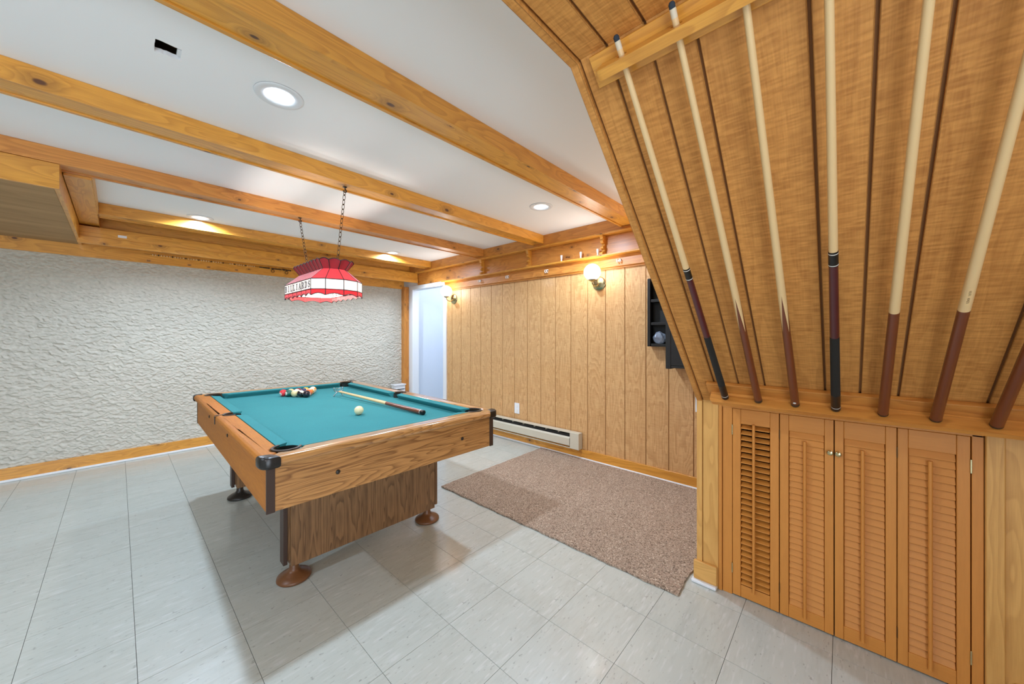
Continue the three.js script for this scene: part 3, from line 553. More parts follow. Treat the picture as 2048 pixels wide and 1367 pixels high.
// ------------------------------------------------------------------ pool table (local frame: x across, z towards the camera end)
const TW = 0.634, TL = 1.088, BED = 0.726, RAIL = 0.766, WOODW = 0.095, NOSE = 0.047;
const table = thing('pool_table', 'oak pool table with teal cloth on pedestal legs', 'pool table', [1.02, 0, 2.715]); table.rotation.y = -0.016; origin.set(table, null);
{
  const a = TW - WOODW, b = TL - WOODW, PR = 0.057, k = 0.02;       // inner wood edge, corner pocket radius and inset
  const arc = (cx, cz, r, t0, t1, n = 14) => { const q = []; for (let i = 0; i <= n; i++) { const t = lerp(t0, t1, i / n); q.push([cx + r * Math.cos(t), cz + r * Math.sin(t)]); } return q; };
  const cx = a - k, cz = b - k, half = Math.acos(k / PR), SR = 0.05, sx = a + 0.012, sh = Math.acos(0.012 / SR);
  const ext = (pts, y0, y1, bev, seg = 3) => {
    const s = new THREE.Shape(); pts.forEach((p, i) => (i ? s.lineTo(p[0], p[1]) : s.moveTo(p[0], p[1]))); s.closePath();
    const g = new THREE.ExtrudeGeometry(s, { depth: y1 - y0 - 2 * bev, bevelEnabled: bev > 0, bevelSize: bev, bevelThickness: bev, bevelSegments: seg, bevelOffset: -bev, curveSegments: 8 });
    g.rotateX(Math.PI / 2); g.translate(0, y1 - bev, 0); return toCreasedNormals(g, 0.7);
  };
  // right long rail polygon in (x, z), mirrored for the left one
  const long = [[TW, -TL + 0.05], [TW, TL - 0.05], [TW - 0.05, TL]];
  const diag = (t) => [cx + PR * Math.cos(t), cz + PR * Math.sin(t)];
  long.pop(); long.push([TW - 0.03, TL - 0.03]);
  const endA = Math.PI / 4, q1 = arc(cx, cz, PR, endA, -half, 10);           // from the diagonal round to the wood edge
  const rightPoly = [[TW, -TL + 0.05], [TW, TL - 0.05], [TW - 0.028, TL - 0.028], ...q1, ...arc(sx, 0, SR, Math.PI - (Math.PI / 2 - 0.24) , Math.PI + (Math.PI / 2 - 0.24), 1).slice(0, 0), ...arc(sx, 0, SR, Math.PI / 2 + 0.24, -Math.PI / 2 - 0.24, 14).map((p) => p), ...q1.map((p) => [p[0], -p[1]]).reverse(), [TW - 0.028, -TL + 0.028]];
  const endPoly = [[TW - 0.05, TL], [-TW + 0.05, TL], [-TW + 0.028, TL - 0.028], ...arc(-cx, cz, PR, Math.PI * 0.75, Math.PI / 2 + Math.asin(clamp((PR ? 1 : 0) * 0)) , 6), ...arc(-cx, cz, PR, Math.PI / 2, Math.PI / 2 - half + 0.0, 10).slice(1)];
  const endRight = arc(cx, cz, PR, Math.PI / 2 - 0 + half, Math.PI / 4, 14);
  const nearPoly = [...endPoly, ...endRight, [TW - 0.028, TL - 0.028]];
  const rail = (name, pts, grain) => add(table, name, metreUV(ext(pts, BED - 0.003, RAIL, 0.019, 5), grain), M.oakRail);
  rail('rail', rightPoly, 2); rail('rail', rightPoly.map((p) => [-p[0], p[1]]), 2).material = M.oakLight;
  rail('rail', nearPoly, 0); rail('rail', nearPoly.map((p) => [p[0], -p[1]]), 0);
  // black corner castings, pocket irons and cups
  const cap = [[TW + 0.004, TL - 0.066], [TW + 0.004, TL - 0.041], ...arc(TW - 0.036, TL - 0.036, 0.04, 0, Math.PI / 2, 8), [TW - 0.041, TL + 0.004], [TW - 0.066, TL + 0.004], [TW - 0.06, TL - 0.03], [TW - 0.05, TL - 0.05], [TW - 0.03, TL - 0.06]];
  for (const [mx, mz] of [[1, 1], [-1, 1], [1, -1], [-1, -1]]) {
    add(table, 'corner_casting', ext(cap.map((p) => [p[0] * mx, p[1] * mz]), BED - 0.008, RAIL + 0.002, 0.0135, 4), M.black);
    const o = arc(cx, cz, PR + 0.001, -half - 0.05, Math.PI / 2 + half + 0.05, 24), i2 = arc(cx, cz, PR - 0.011, Math.PI / 2 + half + 0.05, -half - 0.05, 24);
    add(table, 'pocket_iron', ext([...o, ...i2].map((p) => [p[0] * mx, p[1] * mz]), RAIL - 0.006, RAIL + 0.0015, 0.002, 1), M.footBlack);
    const cup = lathe([[PR - 0.008, RAIL - 0.008], [PR - 0.006, BED - 0.01], [PR - 0.012, 0.62], [0, 0.605]], 28); cup.translate(cx * mx, 0, cz * mz); add(table, 'pocket_cup', cup, std({ color: 0x12211f, roughness: 0.9, side: THREE.DoubleSide }));
  }
  for (const mx of [1, -1]) {
    const o = arc(sx, 0, SR + 0.001, Math.PI / 2 + 0.2, -Math.PI / 2 - 0.2, 20), i2 = arc(sx, 0, SR - 0.01, -Math.PI / 2 - 0.2, Math.PI / 2 + 0.2, 20);
    add(table, 'pocket_iron', ext([...o, ...i2].map((p) => [p[0] * mx, p[1]]), RAIL - 0.006, RAIL + 0.0015, 0.002, 1), M.footBlack);
    const cup = lathe([[SR - 0.008, RAIL - 0.008], [SR - 0.006, BED - 0.01], [SR - 0.01, 0.64], [0, 0.625]], 28); cup.translate(sx * mx, 0, 0); add(table, 'pocket_cup', cup, std({ color: 0x12211f, roughness: 0.9, side: THREE.DoubleSide }));
    const st = merge([boxGeo(TW - sx - SR + 0.004, 0.003, 0.011, 0.001).translate((sx + SR + TW) / 2, RAIL + 0.0005, 0), boxGeo(0.004, 0.046, 0.014, 0.001).translate(TW + 0.0015, RAIL - 0.026, 0)]); if (mx < 0) st.rotateY(Math.PI);
    add(table, 'rail_joint', st, M.black);
  }
  // cloth bed with pocket openings
  const bedQ = [...arc(cx, cz, PR - 0.01, -Math.PI / 2 - 0.5, -Math.PI - 0.0 + 0.5 - 0, 12).map((p) => p)];
  const corner = arc(cx, cz, PR - 0.012, -Math.PI / 2 + 0.35, -Math.PI - 0.35, 12);   // concave bite
  const A = a + 0.006, B = b + 0.006;
  const sideBite = arc(sx, 0, SR - 0.01, -Math.PI + 1.0, -Math.PI - 1.0, 10);
  const bedPts = [[A, -B + 0.09], ...sideBite.map((p) => [p[0], p[1]]).sort((p, q) => p[1] - q[1]), [A, B - 0.09], ...corner, [A - 0.09, B], [-A + 0.09, B], ...corner.map((p) => [-p[0], p[1]]).reverse(), [-A, B - 0.09], ...sideBite.map((p) => [-p[0], p[1]]).sort((p, q) => q[1] - p[1]), [-A, -B + 0.09], ...corner.map((p) => [-p[0], -p[1]]), [-A + 0.09, -B], [A - 0.09, -B], ...corner.map((p) => [p[0], -p[1]]).reverse()];
  add(table, 'cloth_bed', metreUV(ext(bedPts, BED - 0.03, BED, 0), 0, false), M.felt);
  // six cushions: triangular section, ends cut back at the pockets
  const cushion = (P0, P1, dir, c0, c1) => {                         // along the wood edge from P0 to P1 (x, z), dir points to the bed
    const yT = RAIL - 0.002, yN = RAIL - 0.006, ax = [P1[0] - P0[0], P1[1] - P0[1]], l = Math.hypot(...ax), e = [ax[0] / l, ax[1] / l];
    const at = (s, o, y) => [P0[0] + e[0] * s + dir[0] * o, y, P0[1] + e[1] * s + dir[1] * o];
    const sec = (s, cut) => [at(s, -0.004, yT), at(s + cut, NOSE, yN), at(s + cut * 0.97, NOSE - 0.003, yN - 0.008), at(s + cut * 0.55, NOSE - 0.022, BED), at(s, -0.004, BED)];
    const S = sec(0, c0), E = sec(l, -c1), tri = [], n = 5, push = (p, q, r) => tri.push(...p, ...q, ...r);
    for (let i = 0; i < n; i++) { const j = (i + 1) % n; push(S[i], S[j], E[j]); push(S[i], E[j], E[i]); }
    for (let i = 1; i + 1 < n; i++) { push(S[0], S[i + 1], S[i]); push(E[0], E[i], E[i + 1]); }
    const g = new THREE.BufferGeometry(); g.setAttribute('position', new THREE.Float32BufferAttribute(tri, 3)); g.computeVertexNormals();
    const nn = g.attributes.normal; const m = add(table, 'cushion', metreUV(g, 0, false), M.felt); return m;
  };
  const cc = cz - PR * Math.sin(half) + 0.002, ce = cx - PR * Math.sin(half) + 0.002, ss = SR * Math.cos(0.24) + 0.004;
  for (const mx of [1, -1]) { cushion([a * mx, ss], [a * mx, cc], [-mx, 0], 0.018, 0.04); cushion([a * mx, -cc], [a * mx, -ss], [-mx, 0], 0.04, 0.018); }
  for (const mz of [1, -1]) cushion([-ce, b * mz], [ce, b * mz], [0, -mz], 0.04, 0.04);
  // apron boards, corner strips, bolts
  const AW = 0.609, AL = 1.062, Y0 = 0.541, Y1 = BED - 0.004;
  const lb = (name, mat, x, y, z, grain, r = 0.0015) => { const g = boxGeo(Math.abs(x[1] - x[0]), Math.abs(y[1] - y[0]), Math.abs(z[1] - z[0]), r); g.translate((x[0] + x[1]) / 2, (y[0] + y[1]) / 2, (z[0] + z[1]) / 2); return add(table, name, metreUV(g, grain), mat); };
  for (const m of [1, -1]) {
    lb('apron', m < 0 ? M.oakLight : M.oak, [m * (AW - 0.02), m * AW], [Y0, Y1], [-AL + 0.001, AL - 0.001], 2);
    lb('apron', M.oak, [-AW + 0.021, AW - 0.021], [Y0, Y1], [m * (AL - 0.02), m * AL], 0);
    for (const q of [1, -1]) {
      lb('corner_strip', M.brownTrim, [m * (AW - 0.027), m * (AW + 0.0025)], [Y0 - 0.002, Y1 - 0.002], [q * (AL + 0.0005), q * (AL + 0.0035)], 1, 0.001);
      lb('corner_strip', M.brownTrim, [m * (AW + 0.0005), m * (AW + 0.003)], [Y0 - 0.002, Y1 - 0.002], [q * (AL - 0.005), q * (AL + 0.0035)], 1, 0.001);
    }
  }
  lb('bottom_panel', M.oakDark, [-AW + 0.021, AW - 0.021], [Y0 + 0.02, Y0 + 0.03], [-AL + 0.021, AL - 0.021], 2, 0);
  const bolt = lathe([[0, 0.005], [0.008, 0.004], [0.0105, 0], [0, 0]], 14);
  for (const m of [1, -1]) for (const x of [-0.34, 0.365]) { const q = bolt.clone(); q.rotateX(m * Math.PI / 2); q.translate(x, 0.632, m * AL); add(table, 'bolt', q, M.footBlack); }
  for (const m of [1, -1]) for (const z of [-0.43, 0.23]) { const q = bolt.clone(); q.rotateZ(-m * Math.PI / 2); q.translate(m * AW, 0.69, z); add(table, 'bolt', q, M.footBlack); }
  // pedestals with side boards and round feet
  for (const z of [0.65, -0.68]) {
    lb('pedestal', M.oakDark, [-0.425, 0.425], [0.085, Y0 + 0.02], [z - 0.02, z + 0.045], 1);
    for (const m of [1, -1]) { const sd = lb('pedestal_side', M.oakDark, [m * 0.437, m * 0.456], [0.095, Y0 + 0.02], [z - 0.03, z + 0.03], 1); lb('side_spacer', M.oakDark, [m * 0.4245, m * 0.4375], [0.11, Y0 + 0.01], [z - 0.015, z + 0.02], 1, 0); if (m < 0) sd.material = M.brownTrim; }
    for (const x of [-0.4, 0.395]) {
      const f = lathe([[0, 0.1], [0.02, 0.1], [0.022, 0.055], [0.032, 0.04], [0.06, 0.028], [0.077, 0.016], [0.079, 0.006], [0.074, 0], [0, 0]], 32); f.translate(x, 0, z); add(table, 'foot', f, z > 0 ? M.footBrown : M.footBlack);
    }
  }
}

// ------------------------------------------------------------------ balls
const R = 0.0286;
{
  const ball = (name, label, x, d, color, stripe, num, rot) => {
    const cv = document.createElement('canvas'); cv.width = 256; cv.height = 128; const q = cv.getContext('2d');
    q.fillStyle = stripe ? '#efe6cc' : color; q.fillRect(0, 0, 256, 128); if (stripe) { q.fillStyle = color; q.fillRect(0, 34, 256, 60); }
    if (num) for (const cx of [64, 192]) { q.fillStyle = '#f4efdf'; q.beginPath(); q.ellipse(cx, 64, 20, 19, 0, 0, 7); q.fill(); q.fillStyle = '#111'; q.font = 'bold 24px sans-serif'; q.textAlign = 'center'; q.fillText(String(num), cx, 73); }
    const tx = new THREE.CanvasTexture(cv); tx.colorSpace = THREE.SRGBColorSpace;
    const m = add(scene, numbered(name), new THREE.SphereGeometry(R, 32, 20), std({ map: tx, roughness: 0.12, clearcoat: 0.6, clearcoatRoughness: 0.05 }));
    m.position.copy(P(x, BED + R + 0.0006, d)); m.rotation.set(...rot); tag(m, label, 'ball', name === 'cue_ball' ? undefined : 'racked pool balls'); return m;
  };
  ball('cue_ball', 'cream cue ball alone on the teal cloth', 1.05, 2.30, '#efe3b4', false, 0, [0, 0, 0]);
  const rows = [
    [['#1a1422', 0, 8, 'black ball with a white number disc at the tip of the rack']],
    [['#191919', 1, 0, 'black and cream striped ball beside the black ball at the rack tip'], ['#e0662a', 0, 5, 'orange ball on the right edge of the rack, second row']],
    [['#d9cf9a', 1, 0, 'pale cream ball on the left edge of the rack'], ['#241a45', 0, 4, 'dark purple ball in the middle of the rack'], ['#e58a2f', 1, 13, 'orange striped ball on the right edge of the rack']],
    [['#0f5a4c', 0, 6, 'dark green ball next to the red ball'], ['#5f1626', 1, 15, 'maroon striped ball inside the rack'], ['#22346b', 0, 2, 'blue ball inside the rack'], ['#e2a12e', 1, 9, 'yellow striped ball near the right of the rack']],
    [['#d8343c', 0, 3, 'bright red ball at the left corner of the rack'], ['#d8c188', 1, 14, 'green-and-cream striped ball in the back row of the rack'], ['#7a1f28', 0, 7, 'maroon ball in the back row of the rack'], ['#e6b53a', 0, 1, 'yellow ball in the back row of the rack'], ['#ec8f1f', 1, 12, 'yellow-orange ball at the right corner of the rack']],
  ];
  const rr = rng(61);
  rows.forEach((row, j) => row.forEach(([c, st, n, label], i) => ball('pool_ball', label, 1.05 + (i - j / 2) * 0.0576, 3.255 + j * 0.0499, c, st, n, [(rr() - 0.5) * 2.2, rr() * 6, (rr() - 0.5) * 1.2])));
}

// ------------------------------------------------------------------ bridge stick lying on the cloth
{
  const t = thing('bridge_stick', 'pale and brown bridge stick with metal cross head lying on the cloth', 'cue', [1.328, BED, 1.98]);
  origin.set(t, null);
  const a = new THREE.Vector3(0, 0.0165, 0), b = new THREE.Vector3(1.255 - 1.328, 0.04, -(3.12 - 1.98)), v = b.clone().sub(a), L = v.length();
  const g = new THREE.Group(); const q = new THREE.Quaternion().setFromUnitVectors(new THREE.Vector3(0, 1, 0), v.clone().normalize());
  const seg = (name, pts, mat) => { const l = lathe(pts, 20); l.applyQuaternion(q); l.translate(a.x, a.y, a.z); return add(t, name, l, mat); };
  const rad = (s) => lerp(0.0158, 0.008, s / L);
  seg('bumper', [[0, 0], [0.011, 0], [0.0155, 0.004], [0.0158, 0.03]], M.black); seg('bumper_ring', [[0.0161, 0.03], [0.0161, 0.034]], M.chalk);
  seg('butt', [[rad(0.034), 0.034], [rad(0.43), 0.43]], M.butt); seg('shaft', [[rad(0.43), 0.43], [rad(L - 0.02), L - 0.02], [0.006, L], [0, L]], M.maple);
  const c = b.clone().add(v.clone().normalize().multiplyScalar(0.012)), wires = [];
  for (const s of [-1, 1]) {
    wires.push(tube([c.clone(), c.clone().add(new THREE.Vector3(s * 0.025, 0.0, 0)), c.clone().add(new THREE.Vector3(s * 0.034, 0.012, 0)), c.clone().add(new THREE.Vector3(s * 0.036, 0.026, 0))], 0.004, 14, 6));
    wires.push(tube([c.clone(), c.clone().add(new THREE.Vector3(s * 0.025, -0.02, 0)), new THREE.Vector3(c.x + s * 0.036, 0.005, c.z)], 0.004, 12, 6));
    const f = new THREE.SphereGeometry(0.0055, 10, 8); f.translate(c.x + s * 0.036, 0.0058, c.z); wires.push(f); const k = new THREE.SphereGeometry(0.006, 10, 8); k.translate(c.x + s * 0.036, c.y + 0.028, c.z); wires.push(k);
    wires.push(tube([c.clone().add(new THREE.Vector3(s * 0.012, 0, 0)), c.clone().add(new THREE.Vector3(s * 0.018, 0.028, 0)), c.clone().add(new THREE.Vector3(0, 0.018, 0))], 0.003, 12, 6));
  }
  add(t, 'bridge_head', merge(wires), M.metal);
}

// ------------------------------------------------------------------ stained-glass billiard lamp on two chains
{
  const CX = 1.035, CD = 2.87, t = thing('billiard_lamp', 'red and white stained-glass billiard lamp hanging on two chains', 'pendant lamp', [CX, 1.6, CD]);
  origin.set(t, null);
  const plan = (w, l, fl, segLong, y) => {                           // closed polygon in local (x, y, z); first the left long side from far to near
    const o = [], e = [[-w * 0.62, l - (l - fl) * 0.3], [0, l], [w * 0.62, l - (l - fl) * 0.3]];
    for (let i = 0; i <= segLong; i++) o.push([-w, lerp(-fl, fl, i / segLong)]); e.forEach((p) => o.push(p));
    for (let i = 0; i <= segLong; i++) o.push([w, lerp(fl, -fl, i / segLong)]); e.slice().reverse().forEach((p) => o.push([p[0], -p[1]]));
    return o.map((p) => new THREE.Vector3(p[0], y - 1.6, p[1]));
  };
  // pane between two bottom and two top points; edge shape callback bends one edge
  const pane = (a, b, c, d, mat, name, curve, uvOn) => {
    const n = 8, nor = b.clone().sub(a).cross(d.clone().sub(a)).normalize(), th = 0.0028, lo = [], hi = [];
    for (let i = 0; i <= n; i++) { const u = i / n; const p = a.clone().lerp(b, u), q = d.clone().lerp(c, u); if (curve) curve(p, q, u); lo.push(p); hi.push(q); }
    const pos = [], uv = [], tri = (A, B, Cc, ua, ub, uc) => { pos.push(...A.toArray(), ...B.toArray(), ...Cc.toArray()); uv.push(...ua, ...ub, ...uc); };
    const off = (p, s) => p.clone().addScaledVector(nor, s * th / 2);
    for (let i = 0; i < n; i++) for (const s of [1, -1]) {
      const A = off(lo[i], s), B = off(lo[i + 1], s), Cc = off(hi[i + 1], s), Dd = off(hi[i], s), u0 = i / n, u1 = (i + 1) / n;
      if (s > 0) { tri(A, B, Cc, [u0, 0], [u1, 0], [u1, 1]); tri(A, Cc, Dd, [u0, 0], [u1, 1], [u0, 1]); } else { tri(A, Cc, B, [u0, 0], [u1, 1], [u1, 0]); tri(A, Dd, Cc, [u0, 0], [u0, 1], [u1, 1]); }
    }
    const g = new THREE.BufferGeometry(); g.setAttribute('position', new THREE.Float32BufferAttribute(pos, 3)); g.setAttribute('uv', new THREE.Float32BufferAttribute(uv, 2)); g.computeVertexNormals();
    add(t, name, g, mat); return [lo, hi];
  };
  const came = [];
  const line = (pts, w) => { for (let i = 0; i + 1 < pts.length; i++) came.push(bar(pts[i], pts[i + 1], w)); };
  const tier = (lowPlan, highPlan, mats, name, curve) => { const N = lowPlan.length; for (let i = 0; i < N; i++) { const j = (i + 1) % N; const [lo, hi] = pane(lowPlan[i], lowPlan[j], highPlan[j], highPlan[i], mats(i), name, curve); line(lo, 0.0048); line(hi, 0.0048); line([lo[0], hi[0]], 0.0044); } };
  const W = 0.172, Lh = 0.375, F = 0.275;
  const word = ['BIL', 'LIA', 'RDS'].map((w) => { const cv = document.createElement('canvas'); cv.width = 384; cv.height = 160; const q = cv.getContext('2d'); q.fillStyle = '#f4f1ea'; q.fillRect(0, 0, 384, 160); q.fillStyle = '#15100e'; q.font = 'bold 138px serif'; q.strokeStyle = '#15100e'; q.lineWidth = 7; q.textAlign = 'center'; [...w].forEach((ch, i) => { q.fillText(ch, 64 + 128 * i, 128); q.strokeText(ch, 64 + 128 * i, 128); }); const tx = new THREE.CanvasTexture(cv); tx.colorSpace = THREE.SRGBColorSpace; return std({ map: tx, roughness: 0.9, transmission: 0.45, thickness: 0 }); });
  tier(plan(W, Lh, F, 9, 1.617), plan(0.082, 0.285, 0.235, 9, 1.70), (i) => M.redGlass, 'red_pane');
  tier(plan(W, Lh, F, 3, 1.548), plan(W, Lh, F, 3, 1.617), (i) => (i < 3 ? word[i] : i >= 7 && i < 10 ? word[i - 7] : M.whiteGlass), 'white_pane');
  tier(plan(W, Lh, F, 6, 1.512), plan(W, Lh, F, 6, 1.548), (i) => M.redGlass, 'skirt_pane', (p, q, u) => { p.y += 0.014 * Math.sin(Math.PI * u) - 0.004; });
  tier(plan(0.082, 0.285, 0.235, 8, 1.70), plan(0.118, 0.325, 0.262, 8, 1.758), (i) => M.deepRed, 'crown_pane', (p, q, u) => { q.y += 0.012 * Math.sin(Math.PI * u) - 0.004; });
  add(t, 'lead_came', merge(came), M.lead);
  // hanging bar, sockets, bulbs
  add(t, 'hanging_bar', bar(new THREE.Vector3(0, 0.105, -0.29), new THREE.Vector3(0, 0.105, 0.27), 0.012), M.bronze);
  for (const z of [-0.17, 0.17]) {
    const s = new THREE.CylinderGeometry(0.017, 0.02, 0.045, 14); s.translate(0, 0.075, z); const sk = add(t, 'socket', s, M.bronze);
    const bl = lathe([[0, -0.105], [0.018, -0.1], [0.03, -0.08], [0.029, -0.062], [0.016, -0.032], [0.013, 0]], 20); bl.translate(0, 0.053, z); add(sk, 'bulb', bl, M.bulb);
    const p = new THREE.PointLight(WARM, PENDANT, 0, 2); p.position.set(0, -0.022, z); p.castShadow = true; p.shadow.radius = 1.4; t.add(p);
  }
  // chains: links alternate a quarter turn
  const link = new THREE.TorusGeometry(0.0125, 0.0019, 6, 16); link.scale(0.75, 1.45, 1);
  const chain = (from, to) => {
    const v = to.clone().sub(from), n = Math.round(v.length() / 0.0315), q = new THREE.Quaternion().setFromUnitVectors(new THREE.Vector3(0, 1, 0), v.clone().normalize());
    for (let i = 0; i < n; i++) { const m = add(t, 'chain_link', link, M.bronze); m.position.copy(from).addScaledVector(v, (i + 0.5) / n); m.quaternion.copy(q).multiply(new THREE.Quaternion().setFromAxisAngle(new THREE.Vector3(0, 1, 0), 0.5 + (i % 2) * Math.PI / 2)); }
    const hk = tube([to.clone().add(new THREE.Vector3(0, 0.02, 0)), to.clone().add(new THREE.Vector3(0.003, 0.008, 0)), to.clone().add(new THREE.Vector3(0.012, -0.004, 0)), to.clone().add(new THREE.Vector3(0.002, -0.014, 0)), to.clone().add(new THREE.Vector3(-0.012, -0.006, 0))], 0.0032, 16, 6); add(t, 'ceiling_hook', hk, M.black);
    const ro = lathe([[0, -0.004], [0.012, -0.003], [0.014, 0], [0, 0]], 16); ro.translate(to.x, to.y + 0.021, to.z); add(t, 'hook_plate', ro, M.black);
  };
  const hookY = BEAM_Y + 0.007 - 1.6 - 0.0215;
  chain(new THREE.Vector3(0, 0.112, 0.26), new THREE.Vector3(1.016 - CX, hookY, -(2.432 - CD)));
  chain(new THREE.Vector3(0, 0.112, -0.28), new THREE.Vector3(1.03 - CX, hookY, -(3.352 - CD)));
}

// ------------------------------------------------------------------ baseboard heater, plates, vent, rug, tape
{
  const d0 = 1.915, d1 = 3.55, t = thing('baseboard_heater', 'beige electric baseboard heater on the panelled wall', 'heater', [WALL, 0.1, 2.7]);
  const x = WALL - 0.0165;
  board(t, 'back_plate', M.heater, [x - 0.004, x], [0.1, 0.262], [d0, d1], { grain: 'd', r: 0 });
  board(t, 'top_cover', M.heater, [x - 0.066, x - 0.004], [0.252, 0.262], [d0, d1], { grain: 'd', r: 0.003 });
  const s = new THREE.Shape(); s.moveTo(0.066, 0.126); s.lineTo(0.066, 0.196); s.lineTo(0.054, 0.212); s.lineTo(0.051, 0.21); s.lineTo(0.062, 0.195); s.lineTo(0.062, 0.126); s.closePath();
  const fg = new THREE.ExtrudeGeometry(s, { depth: d1 - d0 - 0.11, bevelEnabled: false }); fg.scale(-1, 1, 1); fg.translate(x - WALL, -0.1, -(d1 - 2.7)); fg.index; { const p = fg.attributes.position, n = p.count; for (let i = 0; i < n; i += 3) { const a = [p.getX(i), p.getY(i), p.getZ(i)]; p.setXYZ(i, p.getX(i + 1), p.getY(i + 1), p.getZ(i + 1)); p.setXYZ(i + 1, ...a); } fg.computeVertexNormals(); } add(t, 'front_cover', fg, M.heater);
  board(t, 'bottom_lip', M.heater, [x - 0.066, x - 0.05], [0.1, 0.106], [d0, d1], { grain: 'd', r: 0.002 });
  board(t, 'end_cap', M.heater, [x - 0.068, x - 0.0045], [0.1, 0.264], [d0, d0 + 0.105], { grain: 'y', r: 0.006 });
  board(t, 'element', M.blackMatte, [x - 0.045, x - 0.01], [0.13, 0.235], [d0 + 0.11, d1 - 0.01], { grain: 'd', r: 0 });
  for (let k = 0; k < 9; k++) board(t, 'fin_bracket', M.heater, [x - 0.058, x - 0.02], [0.236, 0.251], [d0 + 0.25 + k * 0.16, d0 + 0.253 + k * 0.16], { r: 0 });
}
{
  const t = thing('outlet_plate', 'white outlet cover plate above the heater', 'outlet', [WALL, 0.383, 2.8]);
  const pl = board(t, 'plate', M.white, [WALL - 0.006, WALL - 0.0003], [0.322, 0.445], [2.762, 2.838], { r: 0.003 });
  for (const y of [0.357, 0.41]) board(pl, 'socket', M.chalk, [WALL - 0.0085, WALL - 0.006], [y - 0.014, y + 0.014], [2.784, 2.816], { r: 0.002 });
  const u = thing('switch_plate', 'white switch plate half hidden behind the closet corner', 'switch', [WALL, 0.68, 0.9]);
  const up = board(u, 'plate', M.white, [WALL - 0.006, WALL - 0.0003], [0.62, 0.74], [0.80, 0.872], { r: 0.003 }); board(up, 'toggle', M.chalk, [WALL - 0.016, WALL - 0.006], [0.67, 0.69], [0.832, 0.84], { r: 0.002 });
  const l = thing('paper_label', 'small white label stuck on the valance board', 'label', [0.02, 2.14, 4.82]);
  board(l, 'sticker', M.white, [0.0, 0.055], [2.12, 2.142], [4.8205, 4.8217], { r: 0 });
}
{
  const t = thing('vent_box', 'white slatted vent grille standing by the doorway corner', 'vent', [2.98, 0, 5.08]);
  board(t, 'body', M.white, [2.87, 3.06], [0, 0.45], [5.08, 5.17], { r: 0.006 });
  board(t, 'top', M.white, [2.86, 3.066], [0.451, 0.47], [5.06, 5.178], { r: 0.006 });
  for (let k = 0; k < 9; k++) { const m = board(t, 'slat', M.white, [2.88, 3.05], [0.40 - k * 0.042, 0.42 - k * 0.042], [5.066, 5.0795], { r: 0.003 }); }
  for (let k = 0; k < 9; k++) board(t, 'slot', M.footBlack, [2.885, 3.045], [0.384 - k * 0.042, 0.394 - k * 0.042], [5.078, 5.0798], { r: 0 });
}
{
  const t = thing('carpet_runner', 'brown speckled carpet remnant on the floor before the panelling', 'rug', [2.46, 0, 1.5]); origin.set(t, null);
  const nx = 60, nz = 80, g = new THREE.BoxGeometry(1.345, 0.009, 1.835, nx, 1, nz), p = g.attributes.position, r = rng(5);
  for (let i = 0; i < p.count; i++) { const x = p.getX(i), y = p.getY(i), z = p.getZ(i); const ex = Math.abs(x) > 0.67, ez = Math.abs(z) > 0.915; if (ex) p.setX(i, x + 0.003 * Math.sin(z * 31) + 0.002 * Math.sin(z * 97)); if (ez) p.setZ(i, z + 0.003 * Math.sin(x * 27) + 0.002 * Math.sin(x * 83)); if (y > 0) p.setY(i, y + 0.0012 * Math.sin(x * 9 + 1) * Math.sin(z * 7)); }
  g.computeVertexNormals(); metreUV(g, 0, false); g.translate(0, 0.0058, 0); add(t, 'carpet', g, M.carpet); t.rotation.y = 0.008;
  const b = new THREE.BoxGeometry(1.34, 0.0012, 1.83); b.translate(0, 0.0007, 0); add(t, 'backing', b, M.footBlack);
}
{
  const m = add(scene, 'floor_tape', boxGeo(0.42, 0.0006, 0.03, 0), M.tape); m.position.copy(P(2.03, 0.0005, 2.97)); m.rotation.y = 0.05; tag(m, 'strip of green tape on the floor beyond the table', 'tape');
}
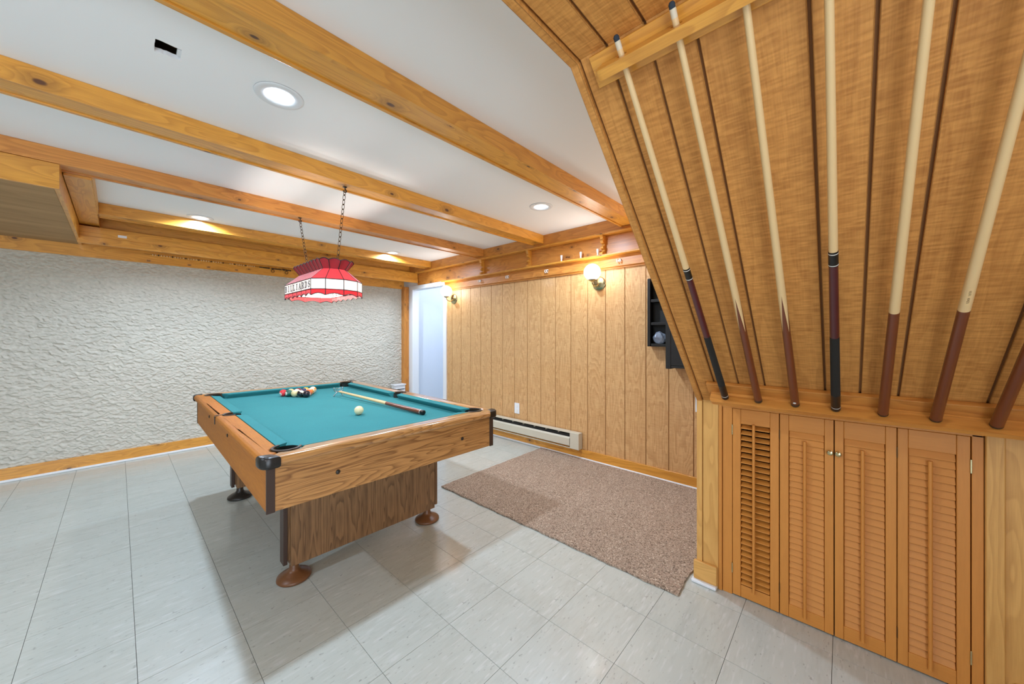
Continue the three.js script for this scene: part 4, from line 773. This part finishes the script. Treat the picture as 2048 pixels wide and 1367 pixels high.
// ------------------------------------------------------------------ black wall box and the black cabinet below it
{
  const t = thing('shadow_box', 'black wall shadow box with square compartments behind the slope edge', 'shadow box', [WALL, 1.43, 1.0]);
  const x0 = WALL - 0.075, d0 = 1.042, d1 = 1.235;
  board(t, 'back', M.blackMatte, [WALL - 0.008, WALL - 0.0005], [1.142, 1.724], [d0, d1], { r: 0 });
  for (const d of [d0, d1 - 0.026]) board(t, 'frame_side', M.black, [x0, WALL - 0.008], [1.142, 1.724], [d, d + 0.026], { grain: 'y', r: 0.003 });
  for (const y of [1.142, 1.324, 1.52, 1.7]) board(t, 'shelf', M.black, [x0, WALL - 0.008], [y, y + 0.024], [d0 + 0.031, d1 - 0.031], { grain: 'd', r: 0.002 });
  const gl = thing('glass_block', 'small cut-glass piece in the lowest compartment of the black box', 'glass ornament', [WALL - 0.048, 1.1668, 1.139]); origin.set(gl, null);
  const ic = new THREE.IcosahedronGeometry(0.052, 1), p = ic.attributes.position, r = rng(3); const key = new Map(); for (let i = 0; i < p.count; i++) { const k = [p.getX(i), p.getY(i), p.getZ(i)].map((v) => v.toFixed(3)).join(); if (!key.has(k)) key.set(k, 0.8 + 0.35 * r()); const s = key.get(k); p.setXYZ(i, p.getX(i) * s * 0.5, p.getY(i) * s * 1.05, p.getZ(i) * s * 1.05); } ic.computeVertexNormals(); ic.computeBoundingBox(); ic.translate(0, -ic.boundingBox.min.y, 0);
  add(gl, 'glass', ic, std({ color: 0x8a93a2, roughness: 0.12, metalness: 0.3 }));
  const c = thing('black_cabinet', 'black cabinet jutting from the panelling right of the shadow box', 'cabinet', [WALL, 0.97, 0.96]);
  board(c, 'side', M.blackMatte, [2.95, WALL - 0.001], [0.972, 1.75], [0.998, 1.038], { grain: 'x', r: 0.003 });
  board(c, 'bottom', M.blackMatte, [2.953, WALL - 0.001], [0.98, 1.0], [0.79, 0.9975], { grain: 'x', r: 0.002 });
  board(c, 'side', M.blackMatte, [2.95, WALL - 0.001], [0.972, 1.75], [0.75, 0.7895], { grain: 'x', r: 0.003 });
  board(c, 'front', M.blackMatte, [2.951, 2.965], [1.0005, 1.75], [0.79, 0.9975], { grain: 'y', r: 0.002 });
}
// ------------------------------------------------------------------ scoring beads on the valance trim
{
  const t = thing('scoring_beads', 'wire of scoring beads with numbers along the trim above the stucco', 'scoring wire', [1.0, 2.035, 5.19]); origin.set(t, null);
  const D = 5.187, wy = 0.022, X = (x) => x - 1.0;
  const w = new THREE.CylinderGeometry(0.0012, 0.0012, 1.36, 6); w.rotateZ(Math.PI / 2); w.translate(X(0.86), wy, -(D - 5.19)); add(t, 'wire', w, M.bronze);
  const tan = [], blk = [], one = (x, list, r) => { const b = new THREE.SphereGeometry(r, 8, 6); b.scale(0.8, 1.3, 0.8); b.translate(x, wy, -(D - 5.19)); list.push(b); };
  for (let i = 0; i < 42; i++) { if (i > 27 && i < 30) continue; one(X(0.24 + i * 0.021), i % 5 === 2 ? blk : tan, 0.0068); }
  for (let i = 0; i < 22; i++) { if (i === 7 || i === 15) continue; one(X(1.16 + i * 0.0155), blk, 0.0076); }
  add(t, 'pale_beads', merge(tan), M.maple).userData.kind = 'stuff'; add(t, 'dark_beads', merge(blk), M.black).userData.kind = 'stuff';
  for (const x of [1.29, 1.44]) { const g = new THREE.TorusGeometry(0.017, 0.0028, 8, 20); g.translate(X(x), wy - 0.03, -(D - 5.19) + 0.004); add(t, 'marker_ring', g, M.black); add(t, 'ring_stem', bar(new THREE.Vector3(X(x), wy, 0.006), new THREE.Vector3(X(x), wy - 0.014, 0.006), 0.004), M.black); }
  [['50', 0.21], ['30', 0.52], ['20', 0.68], ['10', 0.93]].forEach(([s, x]) => {
    const cv = document.createElement('canvas'); cv.width = 64; cv.height = 48; const q = cv.getContext('2d'); q.fillStyle = '#c98d43'; q.fillRect(0, 0, 64, 48); q.fillStyle = '#24150a'; q.font = 'bold 40px sans-serif'; q.textAlign = 'center'; q.fillText(s, 32, 39);
    const tx = new THREE.CanvasTexture(cv); tx.colorSpace = THREE.SRGBColorSpace; const g = new THREE.BoxGeometry(0.036, 0.024, 0.0006); g.translate(X(x), -0.042, -(5.1945 - 5.19)); add(t, 'number', g, std({ map: tx, roughness: 0.5 }));
  });
}

scene.traverse((o) => { if (o.isMesh) { o.castShadow = true; o.receiveShadow = true; } });
renderer.render(scene, camera);
